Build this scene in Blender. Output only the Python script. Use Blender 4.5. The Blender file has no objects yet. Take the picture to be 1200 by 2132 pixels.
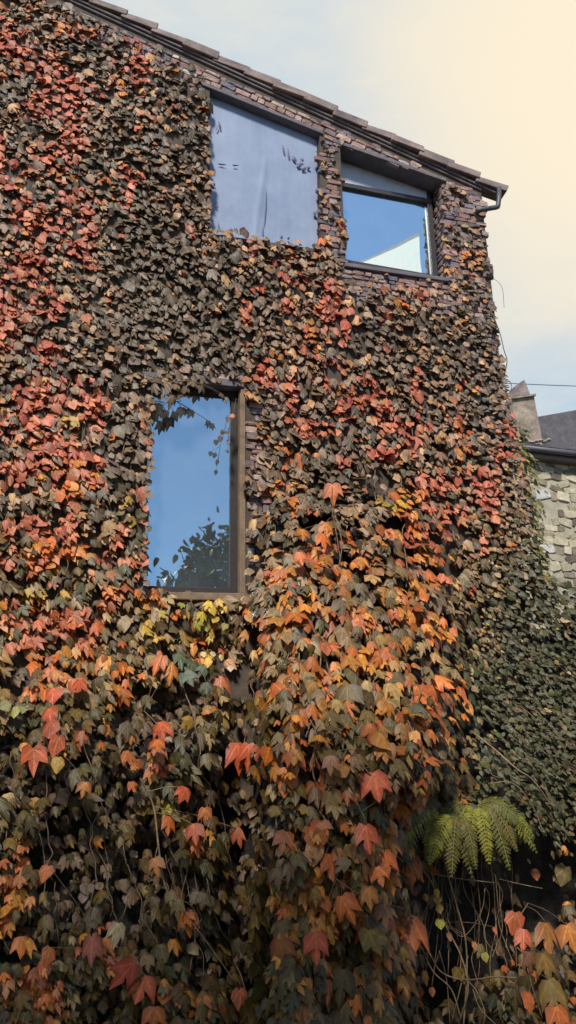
import bpy, bmesh, math, random
import numpy as np
from mathutils import Vector, Matrix
rng = np.random.default_rng(11)
random.seed(5)
scene = bpy.context.scene
col = scene.collection
RAD = math.radians

# ------------------------------------------------------------------ camera frame (x along the wall, y away from viewer, z up)
F = 2060.0; CX, CY = 600.0, 1066.0
yaw, pit, rol = RAD(17.0), RAD(21.7), RAD(-1.2)
fw = np.array([math.sin(yaw)*math.cos(pit), math.cos(yaw)*math.cos(pit), math.sin(pit)])
r0 = np.array([math.cos(yaw), -math.sin(yaw), 0.0]); u0 = np.cross(r0, fw)
rt = math.cos(rol)*r0 + math.sin(rol)*u0
up = -math.sin(rol)*r0 + math.cos(rol)*u0
CAM = np.array([0.0, -9.5, 1.65])
def un(px, py, Y=0.0):
    """point of the vertical plane y=Y seen at photo position px,py (works on arrays)"""
    px = np.asarray(px, float); py = np.asarray(py, float); Y = np.asarray(Y, float)
    d = fw*F + rt*(px[..., None]-CX) - up*(py[..., None]-CY)
    t = (Y-CAM[1])/d[..., 1]
    return CAM + d*t[..., None]
def U(px, py, Y=0.0): return Vector([float(v) for v in un(px, py, Y)])
cam_d = bpy.data.cameras.new('camera'); cam = bpy.data.objects.new('camera', cam_d); col.objects.link(cam)
cam_d.sensor_fit = 'VERTICAL'; cam_d.sensor_height = 24; cam_d.lens = 24*F/2132.0; cam_d.clip_end = 3000
M = Matrix.Identity(4)
for i in range(3):
    M[i][0] = rt[i]; M[i][1] = up[i]; M[i][2] = -fw[i]; M[i][3] = CAM[i]
cam.matrix_world = M
scene.camera = cam

# ------------------------------------------------------------------ helpers
def lin(c):
    c = np.asarray(c, float)/255.0
    return np.where(c <= .04045, c/12.92, ((c+.055)/1.055)**2.4)
def tag(o, label=None, cat=None, group=None, kind=None):
    if label: o['label'] = label
    if cat: o['category'] = cat
    if group: o['group'] = group
    if kind: o['kind'] = kind
    return o
def empty(name, loc=(0, 0, 0)):
    o = bpy.data.objects.new(name, None); o.location = loc; col.objects.link(o); o.empty_display_size = .1
    return o
def link(name, me, mat, parent=None):
    o = bpy.data.objects.new(name, me); col.objects.link(o)
    if mat: me.materials.append(mat)
    if parent is not None:
        o.parent = parent
        o.matrix_parent_inverse = Matrix.Translation(-Vector(parent.location))
    return o
def mesh_from(verts, faces, cols=None, uvs=None, smooth=False, name='m'):
    me = bpy.data.meshes.new(name)
    me.from_pydata([tuple(v) for v in verts], [], faces); me.validate(); me.update()
    if cols is not None:
        at = me.color_attributes.new('col', 'FLOAT_COLOR', 'POINT')
        c = np.ones((len(me.vertices), 4)); c[:, :3] = cols; at.data.foreach_set('color', c.ravel())
    if smooth:
        me.polygons.foreach_set('use_smooth', [True]*len(me.polygons))
    return me
def big_mesh(V, Fc, cols, uv, name):
    """V n,3; Fc list of (k) int arrays per polygon size"""
    me = bpy.data.meshes.new(name)
    me.vertices.add(len(V)); me.vertices.foreach_set('co', V.astype(np.float32).ravel())
    loops = np.concatenate([f.ravel() for f in Fc])
    tot = np.concatenate([np.full(len(f), f.shape[1]) for f in Fc])
    st = np.concatenate([[0], np.cumsum(tot)[:-1]])
    me.loops.add(len(loops)); me.loops.foreach_set('vertex_index', loops.astype(np.int32))
    me.polygons.add(len(tot)); me.polygons.foreach_set('loop_start', st.astype(np.int32)); me.polygons.foreach_set('loop_total', tot.astype(np.int32))
    me.polygons.foreach_set('use_smooth', np.ones(len(tot), bool))
    at = me.color_attributes.new('col', 'FLOAT_COLOR', 'POINT')
    c = np.ones((len(V), 4), np.float32); c[:, :3] = cols; at.data.foreach_set('color', c.ravel())
    a2 = me.attributes.new('leaf_uv', 'FLOAT_VECTOR', 'POINT')
    w = np.zeros((len(V), 3), np.float32); w[:, :2] = uv; a2.data.foreach_set('vector', w.ravel())
    me.update(calc_edges=True)
    return me
def tubes(paths, sides=5):
    """paths: list of (points, radii) -> one mesh"""
    V = []; Fs = []
    for pts, rad in paths:
        pts = [Vector(p) for p in pts]; n = len(pts); b = len(V)
        if not hasattr(rad, '__len__'): rad = [rad]*n
        for i, p in enumerate(pts):
            t = (pts[min(i+1, n-1)]-pts[max(i-1, 0)]).normalized()
            a = t.cross(Vector((.13, .9, .31))).normalized(); c = t.cross(a)
            for k in range(sides):
                an = 2*math.pi*k/sides
                V.append(p + (a*math.cos(an)+c*math.sin(an))*rad[i])
        for i in range(n-1):
            for k in range(sides):
                k2 = (k+1) % sides
                Fs.append((b+i*sides+k, b+i*sides+k2, b+(i+1)*sides+k2, b+(i+1)*sides+k))
        Fs.append(tuple(b+k for k in range(sides))[::-1]); Fs.append(tuple(b+(n-1)*sides+k for k in range(sides)))
    return mesh_from(V, Fs, smooth=True)
def smooth_path(ctrl, n=8):
    """Catmull-Rom"""
    P = [Vector(p) for p in ctrl]; P = [P[0]*2-P[1]]+P+[P[-1]*2-P[-2]]
    out = []
    for i in range(1, len(P)-2):
        for k in range(n):
            t = k/n
            out.append(.5*((2*P[i])+(P[i+1]-P[i-1])*t+(2*P[i-1]-5*P[i]+4*P[i+1]-P[i+2])*t*t+(3*P[i]-P[i-1]-3*P[i+1]+P[i+2])*t**3))
    out.append(P[-2]); return out
def prism(poly, y0, y1):
    """polygon of (x,z) from y0 (front) to y1"""
    n = len(poly)
    V = [(x, y0, z) for x, z in poly]+[(x, y1, z) for x, z in poly]
    Fs = [tuple(range(n)), tuple(range(2*n-1, n-1, -1))]
    for i in range(n):
        j = (i+1) % n; Fs.append((i, i+n, j+n, j))
    return V, Fs
def join(parts):
    V = []; Fs = []
    for v, f in parts:
        b = len(V); V += [tuple(q) for q in v]; Fs += [tuple(i+b for i in g) for g in f]
    return V, Fs
def bevel_mesh(me, w=.008, seg=2):
    bm = bmesh.new(); bm.from_mesh(me)
    bmesh.ops.recalc_face_normals(bm, faces=bm.faces)
    bmesh.ops.bevel(bm, geom=list(bm.edges), offset=w, segments=seg, affect='EDGES', profile=.6)
    bm.to_mesh(me); bm.free(); return me
def fix(me):
    bm = bmesh.new(); bm.from_mesh(me); bmesh.ops.recalc_face_normals(bm, faces=bm.faces); bm.to_mesh(me); bm.free(); return me

# value noise
def vnoise(x, y, s, seed=0):
    x = np.asarray(x, float)/s; y = np.asarray(y, float)/s
    xi = np.floor(x).astype(int); yi = np.floor(y).astype(int); fx = x-xi; fy = y-yi
    fx = fx*fx*(3-2*fx); fy = fy*fy*(3-2*fy)
    def h(a, b):
        n = np.sin(a*127.1+b*311.7+seed*74.7)*43758.5453
        return n-np.floor(n)
    return (h(xi, yi)*(1-fx)+h(xi+1, yi)*fx)*(1-fy)+(h(xi, yi+1)*(1-fx)+h(xi+1, yi+1)*fx)*fy
def fbm(x, y, s, seed=0):
    return (vnoise(x, y, s, seed)*.55+vnoise(x, y, s/2.1, seed+3)*.28+vnoise(x, y, s/4.3, seed+7)*.17)
def sst(a, b, x):
    t = np.clip((np.asarray(x, float)-a)/(b-a), 0, 1); return t*t*(3-2*t)
def inpoly(px, py, poly):
    px = np.asarray(px, float); py = np.asarray(py, float); r = np.zeros(px.shape, bool); n = len(poly)
    for i in range(n):
        x1, y1 = poly[i]; x2, y2 = poly[(i+1) % n]
        if y1 == y2: continue
        c = ((y1 > py) != (y2 > py)) & (px < (x2-x1)*(py-y1)/(y2-y1)+x1); r ^= c
    return r

# ------------------------------------------------------------------ materials
def new_mat(name):
    m = bpy.data.materials.new(name); m.use_nodes = True; nt = m.node_tree; nt.nodes.clear()
    out = nt.nodes.new('ShaderNodeOutputMaterial'); b = nt.nodes.new('ShaderNodeBsdfPrincipled')
    nt.links.new(b.outputs[0], out.inputs[0]); return m, nt, b, out
def noise(nt, scale, detail=6, rough=.6, vec=None):
    n = nt.nodes.new('ShaderNodeTexNoise'); n.inputs['Scale'].default_value = scale; n.inputs['Detail'].default_value = detail; n.inputs['Roughness'].default_value = rough
    if vec: nt.links.new(vec, n.inputs['Vector'])
    return n
def ramp(nt, fac, stops):
    r = nt.nodes.new('ShaderNodeValToRGB'); nt.links.new(fac, r.inputs[0]); e = r.color_ramp.elements
    while len(e) < len(stops): e.new(.5)
    for i, (p, c) in enumerate(stops): e[i].position = p; e[i].color = (*c, 1)
    return r
def mixc(nt, a, b, fac, mode='MULTIPLY'):
    m = nt.nodes.new('ShaderNodeMix'); m.data_type = 'RGBA'; m.blend_type = mode
    for s, v in ((6, a), (7, b), (0, fac)):
        if hasattr(v, 'links'): nt.links.new(v, m.inputs[s])
        else: m.inputs[s].default_value = v
    return m.outputs[2]
def mth(nt, op, a, b=None, c=None):
    m = nt.nodes.new('ShaderNodeMath'); m.operation = op
    for i, v in enumerate((a, b, c)):
        if v is None: continue
        if hasattr(v, 'links'): nt.links.new(v, m.inputs[i])
        else: m.inputs[i].default_value = v
    return m.outputs[0]
def bump(nt, b, h, strength=.4, dist=.02):
    n = nt.nodes.new('ShaderNodeBump'); n.inputs['Strength'].default_value = strength; n.inputs['Distance'].default_value = dist
    nt.links.new(h, n.inputs['Height']); nt.links.new(n.outputs[0], b.inputs['Normal'])
def obj_vec(nt):
    t = nt.nodes.new('ShaderNodeTexCoord'); return t.outputs['Object']

def mat_mottled(name, c1, c2, scale=6, rough=.85, bmp=.4, dist=.02, attr=False, fine=60):
    m, nt, b, out = new_mat(name); v = obj_vec(nt)
    n = noise(nt, scale, 8, .65, v); r = ramp(nt, n.outputs[0], [(.32, c1), (.68, c2)])
    cc = r.outputs[0]
    if attr:
        a = nt.nodes.new('ShaderNodeAttribute'); a.attribute_name = 'col'
        cc = mixc(nt, a.outputs['Color'], cc, 1.0)
    n2 = noise(nt, fine, 5, .6, v); r2 = ramp(nt, n2.outputs[0], [(.3, (.72, .72, .72)), (.7, (1.12, 1.1, 1.08))])
    cc = mixc(nt, cc, r2.outputs[0], 1.0)
    nt.links.new(cc, b.inputs['Base Color']); b.inputs['Roughness'].default_value = rough
    s = mth(nt, 'ADD', n.outputs[0], mth(nt, 'MULTIPLY', n2.outputs[0], .4)); bump(nt, b, s, bmp, dist)
    return m
LT = lambda *c: tuple(float(v) for v in lin(c))
m_mortar = mat_mottled('dark_mortar', LT(84, 76, 72), LT(120, 108, 100), 5)
m_stone = mat_mottled('rubble_stone', (.62, .6, .62), (1.15, 1.1, 1.08), 9, .85, .6, .02, attr=True)
m_slate = mat_mottled('stone_slate', LT(104, 92, 94), LT(160, 142, 134), 4, .75, .5, attr=False)
m_fascia = mat_mottled('verge_bedding', LT(92, 84, 88), LT(130, 118, 116), 10)
m_frame = mat_mottled('dark_frame_paint', LT(52, 50, 54), LT(66, 62, 64), 20, .5, .1, .004)
m_brownframe = mat_mottled('brown_frame', LT(34, 28, 27), LT(50, 41, 37), 14, .6, .2, .005)
m_trim = mat_mottled('pale_trim', LT(108, 90, 72), LT(146, 122, 98), 8, .8, .4, .008)
m_lintel = mat_mottled('lintel', LT(92, 88, 96), LT(122, 116, 120), 6, .8)
m_transom = mat_mottled('transom_board', LT(186, 196, 216), LT(212, 218, 232), 5, .6, .1)
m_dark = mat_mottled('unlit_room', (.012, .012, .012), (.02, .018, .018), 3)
m_pipe = mat_mottled('painted_pipe', LT(70, 70, 80), LT(92, 90, 96), 12, .5, .1, .003)
m_white = mat_mottled('white_cloth', (.82, .82, .78), (.9, .9, .86), 6, .8, .15, .01)
m_twig = mat_mottled('twig_bark', LT(92, 74, 60), LT(140, 116, 92), 14, .85, .5, .004)
m_tendril = mat_mottled('tendril_bark', LT(110, 90, 66), LT(165, 138, 104), 16, .8, .4, .003)
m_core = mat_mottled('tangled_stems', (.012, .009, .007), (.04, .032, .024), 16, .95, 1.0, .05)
m_pale = mat_mottled('limewashed_stone', (.7, .7, .68), (1.12, 1.1, 1.05), 7, .9, .7, .03, attr=True, fine=30)
m_palemortar = mat_mottled('pale_mortar', LT(150, 142, 124), LT(192, 182, 160), 2.5, .9)
m_chim = mat_mottled('rendered_chimney', LT(112, 102, 94), LT(176, 160, 142), 3.2, .9, .5, .02, fine=24)
m_nroof = mat_mottled('grey_slates', LT(70, 68, 74), LT(112, 106, 108), 3, .75, .6, .02, fine=22)
m_ground = mat_mottled('earth', LT(70, 60, 46), LT(110, 96, 74), .8, .95, .5, .05, fine=9)
m_road = mat_mottled('tarmac', (.04, .04, .04), (.07, .068, .065), .7, .9, .4, .02, fine=40)
m_bark = mat_mottled('tree_bark', LT(64, 54, 44), LT(104, 90, 72), 4, .9, .8, .03)
m_cable = mat_mottled('black_cable', LT(70, 84, 110), LT(84, 98, 122), 6, .6, .0)

def mat_leaf(name, rough=.46, trans=.2, spec=.4):
    m, nt, b, out = new_mat(name)
    a = nt.nodes.new('ShaderNodeAttribute'); a.attribute_name = 'col'
    l = nt.nodes.new('ShaderNodeAttribute'); l.attribute_name = 'leaf_uv'
    sp = nt.nodes.new('ShaderNodeSeparateXYZ'); nt.links.new(l.outputs['Vector'], sp.inputs[0])
    ax = mth(nt, 'ABSOLUTE', sp.outputs[0]); y = sp.outputs[1]
    d1 = ax
    d2 = mth(nt, 'ABSOLUTE', mth(nt, 'SUBTRACT', mth(nt, 'MULTIPLY', y, .57), mth(nt, 'MULTIPLY', ax, .82)))
    dd = mth(nt, 'MINIMUM', d1, d2)
    vein = nt.nodes.new('ShaderNodeMapRange'); nt.links.new(dd, vein.inputs[0]); vein.inputs[1].default_value = .008; vein.inputs[2].default_value = .05
    vein.inputs[3].default_value = 1; vein.inputs[4].default_value = 0
    v = obj_vec(nt)
    n = noise(nt, 28, 5, .65, v); r = ramp(nt, n.outputs[0], [(.3, (.66, .62, .6)), (.7, (1.18, 1.14, 1.1))])
    cc = mixc(nt, a.outputs['Color'], r.outputs[0], 1.0)
    rr = mth(nt, 'ADD', mth(nt, 'MULTIPLY', ax, 1.5), mth(nt, 'MULTIPLY', mth(nt, 'ABSOLUTE', mth(nt, 'SUBTRACT', y, .42)), 1.0))
    nb = noise(nt, 14, 4, .7, v); eg = mth(nt, 'ADD', rr, mth(nt, 'MULTIPLY', nb.outputs[0], .9))
    em = nt.nodes.new('ShaderNodeMapRange'); nt.links.new(eg, em.inputs[0]); em.inputs[1].default_value = .95; em.inputs[2].default_value = 1.35; em.inputs[4].default_value = .75
    brn = mixc(nt, cc, (.55, .40, .30, 1), 1.0); cc = mixc(nt, cc, brn, em.outputs[0], 'MIX')
    light = mixc(nt, cc, (1.4, 1.35, 1.1, 1), 1.0)
    cc = mixc(nt, cc, light, vein.outputs[0], 'MIX')
    nt.links.new(cc, b.inputs['Base Color']); b.inputs['Roughness'].default_value = rough
    b.inputs['Specular IOR Level'].default_value = spec
    h = mth(nt, 'SUBTRACT', n.outputs[0], mth(nt, 'MULTIPLY', vein.outputs[0], .5)); bump(nt, b, h, .35, .008)
    tr = nt.nodes.new('ShaderNodeBsdfTranslucent'); nt.links.new(cc, tr.inputs[0])
    mx = nt.nodes.new('ShaderNodeMixShader'); mx.inputs[0].default_value = trans
    nt.links.new(b.outputs[0], mx.inputs[1]); nt.links.new(tr.outputs[0], mx.inputs[2]); nt.links.new(mx.outputs[0], out.inputs[0])
    return m
m_leaf = mat_leaf('ivy_leaf')
m_fern = mat_leaf('fern_frond', .5, .25, .3)

def mat_glass():
    m, nt, b, out = new_mat('window_glass'); nt.nodes.remove(b)
    g = nt.nodes.new('ShaderNodeBsdfGlossy'); g.inputs['Roughness'].default_value = .012; g.inputs['Color'].default_value = (.84, .96, .94, 1)
    t = nt.nodes.new('ShaderNodeBsdfTransparent'); t.inputs[0].default_value = (.86, .9, .9, 1)
    f = nt.nodes.new('ShaderNodeFresnel'); f.inputs[0].default_value = 1.5
    fac = mth(nt, 'ADD', f.outputs[0], .58)
    mx = nt.nodes.new('ShaderNodeMixShader'); nt.links.new(fac, mx.inputs[0]); nt.links.new(t.outputs[0], mx.inputs[1]); nt.links.new(g.outputs[0], mx.inputs[2])
    n = noise(nt, 1.3, 2, .5, obj_vec(nt)); bp = nt.nodes.new('ShaderNodeBump'); bp.inputs['Strength'].default_value = .045; bp.inputs['Distance'].default_value = .02
    nt.links.new(n.outputs[0], bp.inputs['Height']); nt.links.new(bp.outputs[0], g.inputs['Normal'])
    df = nt.nodes.new('ShaderNodeBsdfDiffuse'); df.inputs[0].default_value = (.50, .62, .70, 1)
    dn = noise(nt, 2.2, 6, .65, obj_vec(nt)); dr_ = ramp(nt, dn.outputs[0], [(.3, (.05, .05, .05)), (.75, (.13, .13, .13))])
    m3 = nt.nodes.new('ShaderNodeMixShader'); nt.links.new(dr_.outputs[0], m3.inputs[0]); nt.links.new(mx.outputs[0], m3.inputs[1]); nt.links.new(df.outputs[0], m3.inputs[2])
    nt.links.new(m3.outputs[0], out.inputs[0]); return m
m_glass = mat_glass()

def mat_board():
    """weathered pale blue-grey sheeting with stains and scuffs"""
    m, nt, b, out = new_mat('weathered_sheeting'); v = obj_vec(nt)
    n = noise(nt, 1.6, 6, .6, v); r = ramp(nt, n.outputs[0], [(.3, LT(126, 142, 170)), (.7, LT(152, 166, 190))])
    mp = nt.nodes.new('ShaderNodeMapping'); mp.inputs['Scale'].default_value = (9, 1, .8); nt.links.new(v, mp.inputs[0])
    n2 = noise(nt, 2, 5, .6, mp.outputs[0]); r2 = ramp(nt, n2.outputs[0], [(.36, (.95, .95, .96)), (.6, (1, 1, 1))])
    cc = mixc(nt, r.outputs[0], r2.outputs[0], 1.0)
    n3 = noise(nt, 5.5, 7, .7, v); r3 = ramp(nt, n3.outputs[0], [(.64, (1, 1, 1)), (.74, (.72, .70, .74))])
    cc = mixc(nt, cc, r3.outputs[0], .8)
    nt.links.new(cc, b.inputs['Base Color']); b.inputs['Roughness'].default_value = .7
    bump(nt, b, mth(nt, 'ADD', n2.outputs[0], n.outputs[0]), .15, .02)
    return m
m_board = mat_board()

# ------------------------------------------------------------------ the house
XR = 5.70                       # right corner of the gable wall
VY = -.10                       # front of the verge
a_, b_ = un(250, 12, VY), un(1000, 360, VY)
SL = (b_[2]-a_[2])/(b_[0]-a_[0])                 # roof slope (negative)
def roof_z(x): return a_[2]+SL*(x-a_[0])
XRIDGE = -1.0
def xz(px, py, Y=0.0):
    q = un(px, py, Y); return (float(q[0]), float(q[2]))
house = tag(empty('stone_house', (2.5, 0, 0)), 'tall rubble stone gable house almost hidden under red and brown ivy', 'house')

W1 = [xz(437, 186), xz(666, 279), xz(669, 520), xz(437, 486)]
W2 = [xz(708, 303), xz(922, 378), xz(936, 584), xz(721, 552)]
W3 = [xz(313, 789), xz(500, 808), xz(499, 1246), xz(298, 1236)]
RC = {1: .13, 2: .32, 3: .13}
def wall_mesh():
    top = lambda x: roof_z(x)-.16
    outer = [(-6, -1), (XR, -1), (XR, top(XR)), (XRIDGE, top(XRIDGE)), (-6, top(XRIDGE)+SL*5)]
    bm = bmesh.new()
    def loop(pts):
        vs = [bm.verts.new((x, 0, z)) for x, z in pts]
        return vs, [bm.edges.new((vs[i], vs[(i+1) % len(vs)])) for i in range(len(vs))]
    ov, oe = loop(outer); ed = list(oe); hs = []
    for w in (W1, W2, W3):
        v, e = loop(w); ed += e; hs.append((v, e))
    bmesh.ops.triangle_fill(bm, edges=ed, use_beauty=True, use_dissolve=False)
    for (v, e), k in zip(hs, (1, 2, 3)):
        bk = [bm.verts.new((q.co.x, RC[k]+.08, q.co.z)) for q in v]
        for i in range(4):
            j = (i+1) % 4; bm.faces.new((v[i], v[j], bk[j], bk[i]))
    bk = [bm.verts.new((q.co.x, 9, q.co.z)) for q in ov]
    for i in range(5):
        j = (i+1) % 5; bm.faces.new((ov[i], ov[j], bk[j], bk[i]))
    me = bpy.data.meshes.new('wall'); bm.to_mesh(me); bm.free(); return me
link('wall', wall_mesh(), mat_mottled('shaded_mortar', LT(66, 57, 50), LT(98, 86, 76), 5), house)  # mortar colour darkened to paint in the shade behind the ivy

# stones: pillowed blocks
def pillow(V, Fs, C, cx, cz, w, h, y, dep, ang, colr, flip=None):
    b = len(V); ca, sa = math.cos(ang), math.sin(ang)
    def P(a, c, yy):
        return (cx+a*ca-c*sa, yy, cz+a*sa+c*ca)
    n = 12; ring = []
    for k in range(n):
        t = 2*math.pi*(k+.5)/n; c, s = math.cos(t), math.sin(t); p = random.uniform(.16, .34)
        ring.append((math.copysign(abs(c)**p, c)*w/2*random.uniform(.86, 1.03), math.copysign(abs(s)**p, s)*h/2*random.uniform(.84, 1.03)))
    for sc, yy in ((1, y+.03), (1, y-dep*.55), (.93, y-dep*random.uniform(.9, 1.1))):
        for a, c in ring: V.append(P(a*sc, c*sc, yy+random.uniform(-.006, .006)))
    V.append(P(random.uniform(-.1, .1)*w, 0, y-dep*random.uniform(.95, 1.12)))
    for r in range(2):
        for k in range(n):
            k2 = (k+1) % n; Fs.append((b+r*n+k, b+r*n+k2, b+(r+1)*n+k2, b+(r+1)*n+k))
    for k in range(n): Fs.append((b+2*n+k, b+2*n+(k+1) % n, b+3*n))
    C += [colr]*(3*n+1)
PAL_STONE = [LT(162, 146, 146), LT(146, 128, 128), LT(172, 142, 132), LT(134, 122, 128), LT(180, 160, 150), LT(152, 122, 116), LT(126, 120, 130), LT(166, 134, 122)]
def stones(polys, y=0.0, *a, **k):
    return stones_(polys, y, *a, **k)
def stones_(polys, y=0.0, hmin=.05, hmax=.10, wmin=.08, wmax=.24, ang=0.0, pal=PAL_STONE, dep=.02, gap=.007, bright=.05, jit=.04, skip=0.):
    V = []; Fs = []; C = []
    for poly, an in polys:
        ca, sa = math.cos(an), math.sin(an)
        R = [(x*ca+z*sa, -x*sa+z*ca) for x, z in poly]
        x0 = min(p[0] for p in R); x1 = max(p[0] for p in R); z0 = min(p[1] for p in R); z1 = max(p[1] for p in R)
        z = z0
        while z < z1:
            h = random.uniform(hmin, hmax); x = x0-random.random()*.2
            while x < x1:
                w = random.uniform(wmin, wmax); c, d = x+w/2, z+h/2+random.uniform(-.01, .01)
                if random.random() >= skip and inpoly(np.array([c]), np.array([d]), R)[0] and (y > 0 or c*sa+d*ca < roof_z(c*ca-d*sa)-.235-h*.5):
                    k = np.array(random.choice(pal))*random.uniform(.75, 1.2)
                    if random.random() < bright: k = np.minimum(k*1.9, .6)
                    pillow(V, Fs, C, c*ca-d*sa, c*sa+d*ca, w-gap, h-gap, y, dep*random.uniform(.6, 1.3), an+random.uniform(-jit, jit), k)
                x += w
            z += h
    me = mesh_from(V, Fs, np.array(C)); return fix(me)
rs = math.atan(SL)
band = [xz(150, -60), xz(1010, 365), (XR-.01, roof_z(XR)-.5), xz(925, 392), xz(905, 372), xz(706, 301), xz(684, 292), xz(668, 276), xz(437, 183), xz(300, 150), xz(150, 60)]
pier = [xz(672, 283), xz(703, 301), xz(717, 556), xz(672, 526)]
pier2 = [xz(926, 385), xz(1002, 400), xz(1036, 760), xz(942, 640)]
side3 = [xz(514, 800), xz(600, 800), xz(600, 1240), xz(514, 1240)]
low2 = [xz(715, 560), xz(940, 592), xz(945, 660), xz(720, 620)]
over3 = [xz(400, 755), xz(515, 765), xz(512, 800), xz(400, 792)]
for pl_ in [(band, rs), (pier, 0), (pier2, 0), (side3, 0), (low2, 0), (over3, 0)]: link('stonework', stones([pl_]), m_stone, house)
# jamb stones inside the reveals of the upper windows (facing left)
def jamb(xt, zt, xb, zb, depth, name):
    V = []; Fs = []; C = []; z = zb+.03
    while z < zt-.05:
        h = random.uniform(.07, .12); yy = .01
        while yy < depth-.03:
            w = min(random.uniform(.1, .2), depth-yy)
            f = (z-zb)/(zt-zb); x = xb+(xt-xb)*f
            b0 = len(V); pillow(V, Fs, C, 0, 0, w-.01, h-.01, 0, .02, 0, np.array(random.choice(PAL_STONE))*.6)  # stone colour darkened to stand in for shade in the reveal
            for i in range(b0, len(V)):
                a, yq, c = V[i]; V[i] = (x+yq, yy+w/2+a, z+h/2+c)
            yy += w
        z += h
    return fix(mesh_from(V, Fs, np.array(C), smooth=True))
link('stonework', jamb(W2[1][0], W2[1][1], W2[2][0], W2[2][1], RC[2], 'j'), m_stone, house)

# lintels: plain slabs over the openings, 3 mm proud on their soffit side
def lintel(p, q, th, y0, y1, name='lintel'):
    (x0, z0), (x1, z1) = p, q
    me = mesh_from(*prism([(x0-.1, z0-.004+.1*(z0-z1)/(x1-x0)), (x1+.04, z1-.004-.04*(z0-z1)/(x1-x0)), (x1+.04, z1+th-.04*(z0-z1)/(x1-x0)), (x0-.1, z0+th+.1*(z0-z1)/(x1-x0))], y0, y1))
    return link(name, bevel_mesh(fix(me), .008), m_lintel, house)
lintel(W1[0], W1[1], .05, -.03, RC[1]+.07)
lintel(W2[0], W2[1], .05, -.03, RC[2]+.07)
lintel(W3[0], W3[1], .07, -.035, RC[3]+.07)

# roof: stepped stone slates along the verge, running back over the house
roof_parts = []
cs, sn = math.cos(rs), math.sin(rs)
def slab(s0, L, y0, y1, th, lift, tilt):
    """s0: distance down the slope from the ridge; local frame along slope"""
    pts = []
    for s, n in ((0, -.0), (L, -.0), (L, th), (0, th)):
        n2 = n+lift+tilt*(s/L-.5)*2
        x = XRIDGE+(s0+s)*cs-n2*sn*1; z = roof_z(XRIDGE)+(s0+s)*sn+n2*cs
        pts.append((x, z))
    return prism(pts, y0, y1)
SLEN = (XR+.36-XRIDGE)/cs
step = .418; nsl = int(SLEN/step)+1
for k in range(nsl):
    s0 = SLEN-(k+1)*step-.0
    y = VY
    while y < 9:
        w = random.uniform(.35, .6) if y > VY else .26
        if y == VY or s0+step < (XR-XRIDGE)/cs:
            roof_parts.append(slab(s0-.03, step+.05+random.uniform(-.012, .012), y+(random.uniform(-.02, .02) if y == VY else 0), y+w-.006, random.uniform(.095, .118), -.118+random.uniform(-.012, .006), random.uniform(.016, .03)))
        y += w
me = mesh_from(*join(roof_parts))
for v in me.vertices: v.co += Vector((random.uniform(-.012, .012), random.uniform(-.012, .012), random.uniform(-.007, .007)))
bevel_mesh(fix(me), .012, 2)
roof = link('roof', me, m_slate, house)
# far slope
me = mesh_from(*prism([(XRIDGE, roof_z(XRIDGE)-.14), (XRIDGE, roof_z(XRIDGE)-.02), (-6.4, roof_z(XRIDGE)+SL*5.4-.02), (-6.4, roof_z(XRIDGE)+SL*5.4-.14)], VY+.02, 9)); fix(me)
link('far_slope', me, m_slate, roof)
# bedding under the slates, set back
def strip(off0, off1, y0, y1, x1=XR+.30):
    return prism([(XRIDGE+.02, roof_z(XRIDGE+.02)+off0), (x1, roof_z(x1)+off0), (x1, roof_z(x1)+off1), (XRIDGE+.02, roof_z(XRIDGE+.02)+off1)], y0, y1)
me = mesh_from(*join([strip(-.175, -.135, VY+.045, .03, XR+.2), strip(-.175, -.135, .035, 9, XR-.01), strip(-.215, -.177, -.03, 0.02, XR-.002)])); fix(me)
link('verge_bedding', bevel_mesh(me, .008, 1), m_fascia, roof)
pA, pB, pC = U(1041, 398, -.1), U(1037, 431, -.1), U(1001, 437, -.1)
pth = [pA+Vector((0, 0, .06)), pA*.5+pB*.5, pB*.88+pA*.12, pB*.97+pC*.01+pA*.02, pB*.86+pC*.14, pB*.5+pC*.5, pC, pC+Vector((-.06, .02, -.02))]
gut = link('downpipe', tubes([(pth, .034)], 8), m_pipe, house)
low = [pC+Vector((-.08, .12, -.02)), Vector((XR+.0, .6, pC.z-.35)), Vector((XR+.06, .9, 6.5)), Vector((XR+.06, .9, .3))]
link('lower_length', tubes([(low, .035)], 8), m_pipe, gut)

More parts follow.
